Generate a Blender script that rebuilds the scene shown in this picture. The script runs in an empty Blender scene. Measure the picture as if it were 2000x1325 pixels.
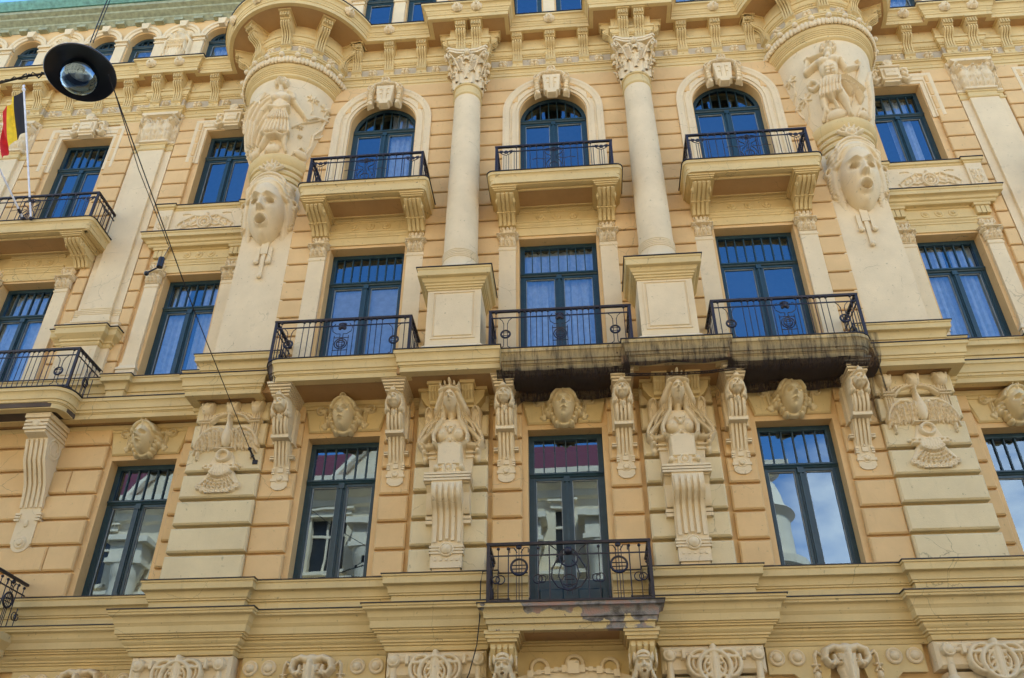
import bpy, bmesh, math, random
import numpy as np
from mathutils import Vector, Matrix
random.seed(7); rng = np.random.default_rng(7)
PI = math.pi
S = bpy.context.scene
COL = S.collection

# ------------------------------------------------------------------ camera
def make_camera():
    f, pitch, yaw, roll = 1672.2, .5973, -.0854, .0015
    F = Vector((math.sin(yaw)*math.cos(pitch), math.cos(yaw)*math.cos(pitch), math.sin(pitch)))
    R = F.cross(Vector((0, 0, 1))).normalized(); U = R.cross(F)
    c, s = math.cos(roll), math.sin(roll)
    R2 = c*R+s*U; U2 = -s*R+c*U
    cd = bpy.data.cameras.new('camera'); cam = bpy.data.objects.new('camera', cd); COL.objects.link(cam)
    M = Matrix((R2, U2, -F)).transposed().to_4x4(); M.translation = Vector((.2285, -14.3665, 1.6))
    cam.matrix_world = M
    cd.sensor_width = 36; cd.lens = f/2000*36; cd.clip_end = 3000; cd.clip_start = .05
    S.camera = cam
make_camera()

# ------------------------------------------------------------------ world + sun
SUN_EL, SUN_DIR = math.radians(50), Vector((.35, .72, 0)).normalized()
world = bpy.data.worlds.new('World'); S.world = world; world.use_nodes = True
nt = world.node_tree; nt.nodes.clear()
wo = nt.nodes.new('ShaderNodeOutputWorld'); bg = nt.nodes.new('ShaderNodeBackground')
sky = nt.nodes.new('ShaderNodeTexSky'); sky.sky_type = 'NISHITA'; sky.sun_disc = False
sky.sun_elevation = SUN_EL; sky.sun_rotation = math.atan2(SUN_DIR.x, SUN_DIR.y)
sky.air_density = 1.0; sky.dust_density = .7; sky.ozone_density = 3.0
tc = nt.nodes.new('ShaderNodeTexCoord'); mp = nt.nodes.new('ShaderNodeMapping'); mp.inputs['Scale'].default_value = (1, 1, 2.2)
mp.inputs['Location'].default_value = (.35, .1, .2)
nz = nt.nodes.new('ShaderNodeTexNoise'); nz.inputs['Scale'].default_value = 2.1; nz.inputs['Detail'].default_value = 9; nz.inputs['Roughness'].default_value = .6
cr = nt.nodes.new('ShaderNodeValToRGB'); cr.color_ramp.elements[0].position = .56; cr.color_ramp.elements[1].position = .80
mixc = nt.nodes.new('ShaderNodeMixRGB'); mixc.inputs[2].default_value = (9.0, 8.3, 7.5, 1)
nt.links.new(tc.outputs['Generated'], mp.inputs[0]); nt.links.new(mp.outputs[0], nz.inputs[0]); nt.links.new(nz.outputs[0], cr.inputs[0])
spz = nt.nodes.new('ShaderNodeSeparateXYZ'); nt.links.new(tc.outputs['Generated'], spz.inputs[0])
bz = nt.nodes.new('ShaderNodeMapRange'); bz.inputs[1].default_value = .36; bz.inputs[2].default_value = .60; bz.inputs[3].default_value = .12; bz.inputs[4].default_value = -.14; nt.links.new(spz.outputs[2], bz.inputs[0])
adz = nt.nodes.new('ShaderNodeMath'); adz.operation = 'ADD'; nt.links.new(nz.outputs[0], adz.inputs[0]); nt.links.new(bz.outputs[0], adz.inputs[1]); nt.links.new(adz.outputs[0], cr.inputs[0])
nt.links.new(cr.outputs[0], mixc.inputs[0]); hsv = nt.nodes.new('ShaderNodeHueSaturation'); hsv.inputs['Saturation'].default_value = 1.25; nt.links.new(sky.outputs[0], hsv.inputs['Color']); nt.links.new(hsv.outputs[0], mixc.inputs[1])
nt.links.new(mixc.outputs[0], bg.inputs[0]); nt.links.new(bg.outputs[0], wo.inputs[0])
bg.inputs['Strength'].default_value = .15
sl = bpy.data.lights.new('sun', 'SUN'); so = bpy.data.objects.new('sun', sl); COL.objects.link(so)
sl.energy = 2.9; sl.angle = math.radians(.5); sl.color = (1, .94, .84)
sd = Vector((SUN_DIR.x*math.cos(SUN_EL), SUN_DIR.y*math.cos(SUN_EL), math.sin(SUN_EL)))
so.rotation_euler = sd.to_track_quat('Z', 'Y').to_euler(); so.location = (0, 40, 60)
S.view_settings.view_transform = 'Standard'; S.view_settings.look = 'None'; S.view_settings.gamma = 1
S.view_settings.use_curve_mapping = False; S.view_settings.exposure = 1.70

# ------------------------------------------------------------------ materials
def new_mat(name):
    m = bpy.data.materials.new(name); m.use_nodes = True
    return m, m.node_tree, m.node_tree.nodes['Principled BSDF']
def N(t, k, **kw):
    n = t.nodes.new(k)
    for a, b in kw.items(): setattr(n, a, b)
    return n
def plaster(name, col, var=.12, dirt=.25, dirtcol=(.10, .085, .06), bump=.25, rough=.85, scale=1.0, lo=.60, hi=.78, streak=True):
    m, t, p = new_mat(name); L = t.links.new
    tc = N(t, 'ShaderNodeTexCoord')
    geo = N(t, 'ShaderNodeNewGeometry')
    n1 = N(t, 'ShaderNodeTexNoise'); n1.inputs['Scale'].default_value = 1.3*scale; n1.inputs['Detail'].default_value = 6; n1.inputs['Roughness'].default_value = .65
    L(geo.outputs['Position'], n1.inputs[0])
    r1 = N(t, 'ShaderNodeMapRange'); r1.inputs[1].default_value = .3; r1.inputs[2].default_value = .7; r1.inputs[3].default_value = 1-var; r1.inputs[4].default_value = 1+var
    L(n1.outputs[0], r1.inputs[0])
    hs = N(t, 'ShaderNodeMixRGB', blend_type='MULTIPLY'); hs.inputs[0].default_value = 1; hs.inputs[1].default_value = (*col, 1)
    L(r1.outputs[0], hs.inputs[2])
    # stains: vertically stretched noise
    mp = N(t, 'ShaderNodeMapping'); mp.inputs['Scale'].default_value = (7, 7, .8 if streak else 5)
    L(geo.outputs['Position'], mp.inputs[0])
    n2 = N(t, 'ShaderNodeTexNoise'); n2.inputs['Scale'].default_value = 1.0*scale; n2.inputs['Detail'].default_value = 8; n2.inputs['Roughness'].default_value = .7
    L(mp.outputs[0], n2.inputs[0])
    r2 = N(t, 'ShaderNodeMapRange'); r2.inputs[1].default_value = lo; r2.inputs[2].default_value = hi; r2.inputs[3].default_value = 0; r2.inputs[4].default_value = dirt
    L(n2.outputs[0], r2.inputs[0])
    mx = N(t, 'ShaderNodeMixRGB'); mx.name = 'stain'; mx.inputs[2].default_value = (*dirtcol, 1)
    L(r2.outputs[0], mx.inputs[0]); L(hs.outputs[0], mx.inputs[1])
    # hairline cracks and small chips, only in some areas
    vo = N(t, 'ShaderNodeTexVoronoi', feature='DISTANCE_TO_EDGE'); vo.inputs['Scale'].default_value = 1.7
    wn = N(t, 'ShaderNodeTexNoise'); wn.inputs['Scale'].default_value = 3; wn.inputs['Detail'].default_value = 5
    vm = N(t, 'ShaderNodeMixRGB'); vm.inputs[0].default_value = .22; L(geo.outputs['Position'], wn.inputs[0]); L(geo.outputs['Position'], vm.inputs[1]); L(wn.outputs[1], vm.inputs[2]); L(vm.outputs[0], vo.inputs[0])
    cr1 = N(t, 'ShaderNodeMapRange'); cr1.inputs[1].default_value = .0; cr1.inputs[2].default_value = .007; cr1.inputs[3].default_value = .55; cr1.inputs[4].default_value = 0; L(vo.outputs[0], cr1.inputs[0])
    am = N(t, 'ShaderNodeTexNoise'); am.inputs['Scale'].default_value = .9; am.inputs['Detail'].default_value = 3; L(geo.outputs['Position'], am.inputs[0])
    ar = N(t, 'ShaderNodeMapRange'); ar.inputs[1].default_value = .56; ar.inputs[2].default_value = .62; L(am.outputs[0], ar.inputs[0])
    cm = N(t, 'ShaderNodeMath', operation='MULTIPLY'); L(cr1.outputs[0], cm.inputs[0]); L(ar.outputs[0], cm.inputs[1])
    sn = N(t, 'ShaderNodeTexNoise'); sn.inputs['Scale'].default_value = 14; sn.inputs['Detail'].default_value = 4; L(geo.outputs['Position'], sn.inputs[0])
    sr = N(t, 'ShaderNodeMapRange'); sr.inputs[1].default_value = .67; sr.inputs[2].default_value = .74; sr.inputs[4].default_value = dirt*1.3; L(sn.outputs[0], sr.inputs[0])
    mxx = N(t, 'ShaderNodeMath', operation='MAXIMUM'); L(cm.outputs[0], mxx.inputs[0]); L(sr.outputs[0], mxx.inputs[1])
    mx2 = N(t, 'ShaderNodeMixRGB'); mx2.name = 'crack'; mx2.inputs[2].default_value = (dirtcol[0]*.8, dirtcol[1]*.8, dirtcol[2]*.8, 1); L(mxx.outputs[0], mx2.inputs[0]); L(mx.outputs[0], mx2.inputs[1]); L(mx2.outputs[0], p.inputs['Base Color'])
    n3 = N(t, 'ShaderNodeTexNoise'); n3.inputs['Scale'].default_value = 55; n3.inputs['Detail'].default_value = 5
    L(geo.outputs['Position'], n3.inputs[0])
    b = N(t, 'ShaderNodeBump'); b.inputs['Strength'].default_value = bump; b.inputs['Distance'].default_value = .012
    L(n3.outputs[0], b.inputs['Height']); L(b.outputs[0], p.inputs['Normal'])
    p.inputs['Roughness'].default_value = rough
    p.inputs['Specular IOR Level'].default_value = .2
    return m
def simple(name, col, rough=.5, metal=0, var=.15, bump=.1, bscale=60, spec=.5):
    m, t, p = new_mat(name); L = t.links.new
    geo = N(t, 'ShaderNodeNewGeometry')
    n1 = N(t, 'ShaderNodeTexNoise'); n1.inputs['Scale'].default_value = 9; n1.inputs['Detail'].default_value = 5
    L(geo.outputs['Position'], n1.inputs[0])
    r1 = N(t, 'ShaderNodeMapRange'); r1.inputs[1].default_value = .3; r1.inputs[2].default_value = .7; r1.inputs[3].default_value = 1-var; r1.inputs[4].default_value = 1+var
    L(n1.outputs[0], r1.inputs[0])
    hs = N(t, 'ShaderNodeMixRGB', blend_type='MULTIPLY'); hs.inputs[0].default_value = 1; hs.inputs[1].default_value = (*col, 1)
    L(r1.outputs[0], hs.inputs[2]); L(hs.outputs[0], p.inputs['Base Color'])
    n3 = N(t, 'ShaderNodeTexNoise'); n3.inputs['Scale'].default_value = bscale
    L(geo.outputs['Position'], n3.inputs[0])
    b = N(t, 'ShaderNodeBump'); b.inputs['Strength'].default_value = bump; b.inputs['Distance'].default_value = .01
    L(n3.outputs[0], b.inputs['Height']); L(b.outputs[0], p.inputs['Normal'])
    p.inputs['Roughness'].default_value = rough; p.inputs['Metallic'].default_value = metal; p.inputs['Specular IOR Level'].default_value = spec
    return m
M = {}
M['peach'] = plaster('peach_plaster', (.72, .480, .215), var=.08, dirt=.2)
M['cream'] = plaster('cream_trim', (.67, .50, .225), var=.09, dirt=.34)
M['stone'] = plaster('pale_stucco', (.76, .605, .36), var=.08, dirt=.30, dirtcol=(.16, .13, .09), bump=.3, streak=False)
M['quoin'] = plaster('buff_quoins', (.72, .575, .315), var=.08, dirt=.28)
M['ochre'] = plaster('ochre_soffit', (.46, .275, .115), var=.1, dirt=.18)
M['grey'] = plaster('greyed_frieze', (.52, .42, .27), var=.15, dirt=.3, streak=False)
M['dirty'] = plaster('stained_trim', (.64, .48, .22), var=.15, dirt=.85, dirtcol=(.08, .045, .028), lo=.54, hi=.72)
M['flaky'] = plaster('cracked_trim', (.67, .50, .225), var=.08, dirt=.8, dirtcol=(.16, .10, .06), lo=.62, hi=.66, streak=False, scale=.9, bump=.6)
M['worn'] = plaster('peeled_trim', (.60, .455, .21), var=.1, dirt=.95, dirtcol=(.20, .135, .11), lo=.47, hi=.50, streak=False, scale=.8, bump=.8)
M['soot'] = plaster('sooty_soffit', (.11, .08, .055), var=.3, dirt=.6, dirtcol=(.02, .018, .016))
M['flash'] = simple('black_sheet_metal', (.025, .022, .022), .45, .3)
M['iron'] = simple('painted_wrought_iron', (.022, .018, .024), .42, .2, var=.3, bump=.3)
M['frame'] = simple('green_window_paint', (.017, .048, .060), .38, 0)
M['bead'] = simple('pale_putty_bead', (.33, .36, .36), .5)
M['copper'] = simple('verdigris_copper', (.13, .30, .22), .6, 0, var=.3)
M['coppertrim'] = simple('green_washed_trim', (.33, .34, .20), .7, 0, var=.25, bscale=8)
M['room'] = simple('dim_interior', (.04, .042, .05), .9)
M['curtain'] = simple('white_curtain', (.55, .58, .62), .8)
M['blind'] = simple('white_blind', (.62, .64, .66), .6)
M['black'] = simple('black_lamp_enamel', (.012, .012, .014), .35)
M['lampgrey'] = simple('grey_lamp_metal', (.10, .12, .15), .4, .6)
M['cable'] = simple('black_cable', (.012, .011, .012), .6)
M['white'] = simple('white_pole_paint', (.75, .76, .78), .4)
M['fblack'] = simple('black_flag_cloth', (.012, .011, .014), .8)
M['fyellow'] = simple('yellow_flag_cloth', (.80, .55, .02), .8)
M['fred'] = simple('red_flag_cloth', (.62, .02, .018), .8)
M['asphalt'] = simple('asphalt', (.05, .05, .052), .9, var=.3, bump=.6, bscale=200)
M['paving'] = simple('concrete_paving', (.28, .27, .25), .9, var=.2)
M['opp'] = plaster('ivory_render', (.74, .63, .44), var=.08, dirt=.2)
M['opptrim'] = plaster('pale_trim', (.80, .70, .52), var=.06, dirt=.15)
M['redroof'] = simple('red_sheet_roof', (.16, .03, .03), .6, .1, var=.2)
M['oppglass'] = simple('dark_window', (.02, .025, .03), .1)
def limit_wear(name, x0, x1):
    m = M[name]; t = m.node_tree; L = t.links.new
    mx = t.nodes['stain']
    geo = N(t, 'ShaderNodeNewGeometry'); sp = N(t, 'ShaderNodeSeparateXYZ'); L(geo.outputs['Position'], sp.inputs[0])
    nz = N(t, 'ShaderNodeTexNoise'); nz.inputs['Scale'].default_value = 3.5; nz.inputs['Detail'].default_value = 8; L(geo.outputs['Position'], nz.inputs[0])
    mr = N(t, 'ShaderNodeMapRange'); mr.inputs[1].default_value = x0; mr.inputs[2].default_value = x1; mr.inputs[3].default_value = -.08; mr.inputs[4].default_value = .36; L(sp.outputs[0], mr.inputs[0])
    mz = N(t, 'ShaderNodeMapRange'); mz.inputs[1].default_value = 5.42; mz.inputs[2].default_value = 5.70; mz.inputs[3].default_value = -.22; mz.inputs[4].default_value = .12; L(sp.outputs[2], mz.inputs[0])
    a = N(t, 'ShaderNodeMath', operation='ADD'); L(mr.outputs[0], a.inputs[0]); L(nz.outputs[0], a.inputs[1])
    a2 = N(t, 'ShaderNodeMath', operation='ADD'); L(a.outputs[0], a2.inputs[0]); L(mz.outputs[0], a2.inputs[1])
    r = N(t, 'ShaderNodeMapRange'); r.inputs[1].default_value = .60; r.inputs[2].default_value = .62; r.inputs[4].default_value = .95; L(a2.outputs[0], r.inputs[0]); L(r.outputs[0], mx.inputs[0])
    cn = N(t, 'ShaderNodeTexNoise'); cn.inputs['Scale'].default_value = 5; cn.inputs['Detail'].default_value = 6; L(geo.outputs['Position'], cn.inputs[0])
    cr = N(t, 'ShaderNodeValToRGB'); e = cr.color_ramp.elements; e[0].position = .38; e[0].color = (.10, .09, .08, 1); e[1].position = .62; e[1].color = (.36, .22, .17, 1); n2 = e.new(.5); n2.color = (.26, .24, .21, 1)
    L(cn.outputs[0], cr.inputs[0]); L(cr.outputs[0], mx.inputs[2])
limit_wear('worn', -1.2, 1.0)
def glass_mat(name, refl, wav=.02):
    m, t, p = new_mat(name); L = t.links.new; t.nodes.remove(p)
    out = [n for n in t.nodes if n.type == 'OUTPUT_MATERIAL'][0]
    g = N(t, 'ShaderNodeBsdfGlossy'); g.inputs['Roughness'].default_value = .012; g.inputs[0].default_value = (.60, .82, 1, 1)
    tr = N(t, 'ShaderNodeBsdfTransparent'); tr.inputs[0].default_value = (.78, .84, .86, 1)
    lw = N(t, 'ShaderNodeFresnel'); lw.inputs[0].default_value = 1.5
    mr = N(t, 'ShaderNodeMapRange'); mr.inputs[1].default_value = .04; mr.inputs[2].default_value = .6; mr.inputs[3].default_value = refl; mr.inputs[4].default_value = .95
    L(lw.outputs[0], mr.inputs[0])
    mx = N(t, 'ShaderNodeMixShader'); L(mr.outputs[0], mx.inputs[0]); L(tr.outputs[0], mx.inputs[1]); L(g.outputs[0], mx.inputs[2]); L(mx.outputs[0], out.inputs[0])
    geo = N(t, 'ShaderNodeNewGeometry'); n = N(t, 'ShaderNodeTexNoise'); n.inputs['Scale'].default_value = 2.2; n.inputs['Detail'].default_value = 1
    L(geo.outputs['Position'], n.inputs[0]); b = N(t, 'ShaderNodeBump'); b.inputs['Strength'].default_value = 1; b.inputs['Distance'].default_value = wav*.05
    L(n.outputs[0], b.inputs['Height']); L(b.outputs[0], g.inputs['Normal'])
    return m
M['glass'] = glass_mat('window_glass', .22, .010)
M['bulb'] = glass_mat('lamp_glass', .22, 0)
def net_mat():
    m, t, p = new_mat('dark_debris_net'); L = t.links.new
    out = [n for n in t.nodes if n.type == 'OUTPUT_MATERIAL'][0]
    p.inputs['Base Color'].default_value = (.030, .018, .012, 1); p.inputs['Roughness'].default_value = .9
    tr = N(t, 'ShaderNodeBsdfTransparent'); mx = N(t, 'ShaderNodeMixShader')
    geo = N(t, 'ShaderNodeNewGeometry'); mp = N(t, 'ShaderNodeMapping'); mp.inputs['Scale'].default_value = (9, 2, 1.0)
    mp.inputs['Rotation'].default_value = (0, .15, 0)
    n = N(t, 'ShaderNodeTexNoise'); n.inputs['Scale'].default_value = 1.6; n.inputs['Detail'].default_value = 7; n.inputs['Roughness'].default_value = .75
    L(geo.outputs['Position'], mp.inputs[0]); L(mp.outputs[0], n.inputs[0])
    sp = N(t, 'ShaderNodeSeparateXYZ'); L(geo.outputs['Normal'], sp.inputs[0])
    ab = N(t, 'ShaderNodeMath', operation='ABSOLUTE'); L(sp.outputs[2], ab.inputs[0])
    r = N(t, 'ShaderNodeMapRange'); r.inputs[1].default_value = .46; r.inputs[2].default_value = .72; r.inputs[3].default_value = .04; r.inputs[4].default_value = .78
    L(n.outputs[0], r.inputs[0])
    ad = N(t, 'ShaderNodeMath', operation='ADD', use_clamp=True); m2 = N(t, 'ShaderNodeMath', operation='MULTIPLY'); m2.inputs[1].default_value = .85
    L(ab.outputs[0], m2.inputs[0]); L(m2.outputs[0], ad.inputs[0]); L(r.outputs[0], ad.inputs[1])
    L(ad.outputs[0], mx.inputs[0]); L(tr.outputs[0], mx.inputs[1]); L(p.outputs[0], mx.inputs[2]); L(mx.outputs[0], out.inputs[0])
    return m
M['net'] = net_mat()

# ------------------------------------------------------------------ geometry helpers
class G:
    def __init__(s): s.V = []; s.F = []; s.I = []
    def add(s, V, F, mi=0):
        b = len(s.V); s.V.extend([tuple(map(float, v)) for v in V]); s.F.extend([tuple(b+i for i in f) for f in F]); s.I.extend([mi]*len(F)); return s
    def box(s, x0, x1, y0, y1, z0, z1, mi=0):
        V = [(x, y, z) for z in (z0, z1) for y in (y0, y1) for x in (x0, x1)]
        return s.add(V, [(0, 2, 3, 1), (4, 5, 7, 6), (0, 1, 5, 4), (1, 3, 7, 5), (3, 2, 6, 7), (2, 0, 4, 6)], mi)
    def block(s, x0, x1, yb, yf, z0, z1, c=.02, sides=True):
        "dressed block: chamfered front face at y=yf (yf<yb)"
        c = min(c, (x1-x0)*.4, (z1-z0)*.4)
        V = [(x0, yb, z0), (x1, yb, z0), (x1, yb, z1), (x0, yb, z1)]
        V += [(x0, yf+c, z0), (x1, yf+c, z0), (x1, yf+c, z1), (x0, yf+c, z1)]
        V += [(x0+c, yf, z0+c), (x1-c, yf, z0+c), (x1-c, yf, z1-c), (x0+c, yf, z1-c)]
        F = [(8, 9, 10, 11)]
        for i in range(4):
            j = (i+1) % 4; F += [(i, j, 4+j, 4+i), (4+i, 4+j, 8+j, 8+i)]
        return s.add(V, F)
    def prism_xz(s, poly, y0, y1, mi=0):
        n = len(poly); V = [(x, y0, z) for x, z in poly]+[(x, y1, z) for x, z in poly]
        return s.add(V, [tuple(range(n)), tuple(range(2*n-1, n-1, -1))]+[(i, n+i, n+(i+1) % n, (i+1) % n) for i in range(n)], mi)
    def prism_xy(s, poly, z0, z1, mi=0):
        n = len(poly); V = [(x, y, z0) for x, y in poly]+[(x, y, z1) for x, y in poly]
        return s.add(V, [tuple(range(n-1, -1, -1)), tuple(range(n, 2*n))]+[(i, (i+1) % n, n+(i+1) % n, n+i) for i in range(n)], mi)
    def side(s, poly, x0, x1, mi=0):
        "polygon in (y,z) extruded along x"
        n = len(poly); V = [(x0, y, z) for y, z in poly]+[(x1, y, z) for y, z in poly]
        return s.add(V, [tuple(range(n)), tuple(range(2*n-1, n-1, -1))]+[(i, n+i, n+(i+1) % n, (i+1) % n) for i in range(n)], mi)
    def sweep(s, path, prof, closed=False, mi=0):
        "prof = [(out, z)] closed polygon, out to the right-hand side of the travel direction"
        P = [Vector(p) for p in path]; n = len(P); m = len(prof); V = []
        for i, p in enumerate(P):
            a = P[i-1] if (i > 0 or closed) else None; b = P[(i+1) % n] if (i < n-1 or closed) else None
            n1 = n2 = None
            if a is not None: d = (p-a).normalized(); n1 = Vector((d.y, -d.x))
            if b is not None: d = (b-p).normalized(); n2 = Vector((d.y, -d.x))
            if n1 is None: n1 = n2
            if n2 is None: n2 = n1
            mm = (n1+n2)/max(.25, 1+n1.dot(n2))
            for o, z in prof: V.append((p.x+mm.x*o, p.y+mm.y*o, z))
        F = []
        for i in range(n if closed else n-1):
            k = (i+1) % n
            for j in range(m):
                l = (j+1) % m; F.append((i*m+j, k*m+j, k*m+l, i*m+l))
        if not closed: F += [tuple(range(m-1, -1, -1)), tuple((n-1)*m+j for j in range(m))]
        return s.add(V, F, mi)
    def lathe(s, prof, cx=0, cy=0, n=32, a0=0, a1=2*PI, mi=0):
        full = abs(a1-a0-2*PI) < 1e-6; k = n if full else n+1; m = len(prof)
        V = [(cx+r*math.sin(a0+(a1-a0)*i/n), cy-r*math.cos(a0+(a1-a0)*i/n), z) for i in range(k) for r, z in prof]
        F = []
        for i in range(n):
            j = (i+1) % k
            for q in range(m-1): F.append((i*m+q, j*m+q, j*m+q+1, i*m+q+1))
        return s.add(V, F, mi)
    def tube(s, pts, r, n=6, mi=0, caps=True):
        P = [Vector(p) for p in pts]; V = []; r = r if hasattr(r, '__len__') else [r]*len(P)
        up = Vector((.13, .21, .97)).normalized()
        for i, p in enumerate(P):
            d = (P[min(i+1, len(P)-1)]-P[max(i-1, 0)]).normalized()
            a = d.cross(up)
            if a.length < .15: a = d.cross(Vector((1, .1, 0)))
            a.normalize(); b = d.cross(a)
            for k in range(n):
                t = 2*PI*k/n; V.append(p+a*math.cos(t)*r[i]+b*math.sin(t)*r[i])
        F = [(i*n+k, i*n+(k+1) % n, (i+1)*n+(k+1) % n, (i+1)*n+k) for i in range(len(P)-1) for k in range(n)]
        if caps: F += [tuple(range(n)), tuple((len(P)-1)*n+k for k in range(n-1, -1, -1))]
        return s.add(V, F, mi)
    def ball(s, c, r, n=10, m=6, mi=0):
        rx, ry, rz = r if hasattr(r, '__len__') else (r, r, r)
        V = [(c[0], c[1], c[2]-rz)]
        for j in range(1, m):
            t = -PI/2+PI*j/m
            for i in range(n): a = 2*PI*i/n; V.append((c[0]+rx*math.cos(t)*math.cos(a), c[1]+ry*math.cos(t)*math.sin(a), c[2]+rz*math.sin(t)))
        V.append((c[0], c[1], c[2]+rz)); k = len(V)-1; F = [(0, 1+(i+1) % n, 1+i) for i in range(n)]
        for j in range(m-2):
            for i in range(n): a = 1+j*n+i; b = 1+j*n+(i+1) % n; F.append((a, b, b+n, a+n))
        F += [(k, 1+(m-2)*n+i, 1+(m-2)*n+(i+1) % n) for i in range(n)]
        return s.add(V, F, mi)
    def ring(s, c, R, r, n=20, m=6, a0=0, a1=2*PI, mi=0, sz=1):
        "torus section lying in the xz plane"
        full = abs(a1-a0-2*PI) < 1e-6; k = n if full else n+1; V = []
        for i in range(k):
            a = a0+(a1-a0)*i/n
            for j in range(m):
                b = 2*PI*j/m; q = R+r*math.cos(b); V.append((c[0]+q*math.cos(a), c[1]+r*math.sin(b), c[2]+q*math.sin(a)*sz))
        F = [(i*m+j, i*m+(j+1) % m, ((i+1) % k)*m+(j+1) % m, ((i+1) % k)*m+j) for i in range(n) for j in range(m)]
        return s.add(V, F, mi)
    def xf(s, fn): s.V = [fn(*v) for v in s.V]; return s
    def mesh(s, name, mats, smooth=None):
        me = bpy.data.meshes.new(name); me.from_pydata(s.V, [], s.F)
        for m in (mats if isinstance(mats, (list, tuple)) else [mats]): me.materials.append(M[m])
        if len(set(s.I)) > 1: me.polygons.foreach_set('material_index', s.I)
        bm = bmesh.new() if len(s.F) > 1 else None
        if bm is None: me.update(); return me
        bm.from_mesh(me); bmesh.ops.recalc_face_normals(bm, faces=bm.faces); bm.to_mesh(me); bm.free()
        if smooth:
            me.polygons.foreach_set('use_smooth', [True]*len(me.polygons)); me.set_sharp_from_angle(angle=math.radians(smooth))
        me.update(); return me

def link(name, me, parent=None, loc=(0, 0, 0), rz=0, label=None, kind=None, scale=None):
    o = bpy.data.objects.new(name, me); COL.objects.link(o); o.location = loc
    if rz: o.rotation_euler = (0, 0, rz)
    if scale: o.scale = scale
    if parent: o.parent = parent
    if label: o['label'] = label
    if kind: o['kind'] = kind
    return o
def thing(name, label, cat, loc=(0, 0, 0), me=None, group=None):
    o = link(name, me, None, loc); o['label'] = label; o['category'] = cat
    if group: o['group'] = group
    return o

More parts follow.
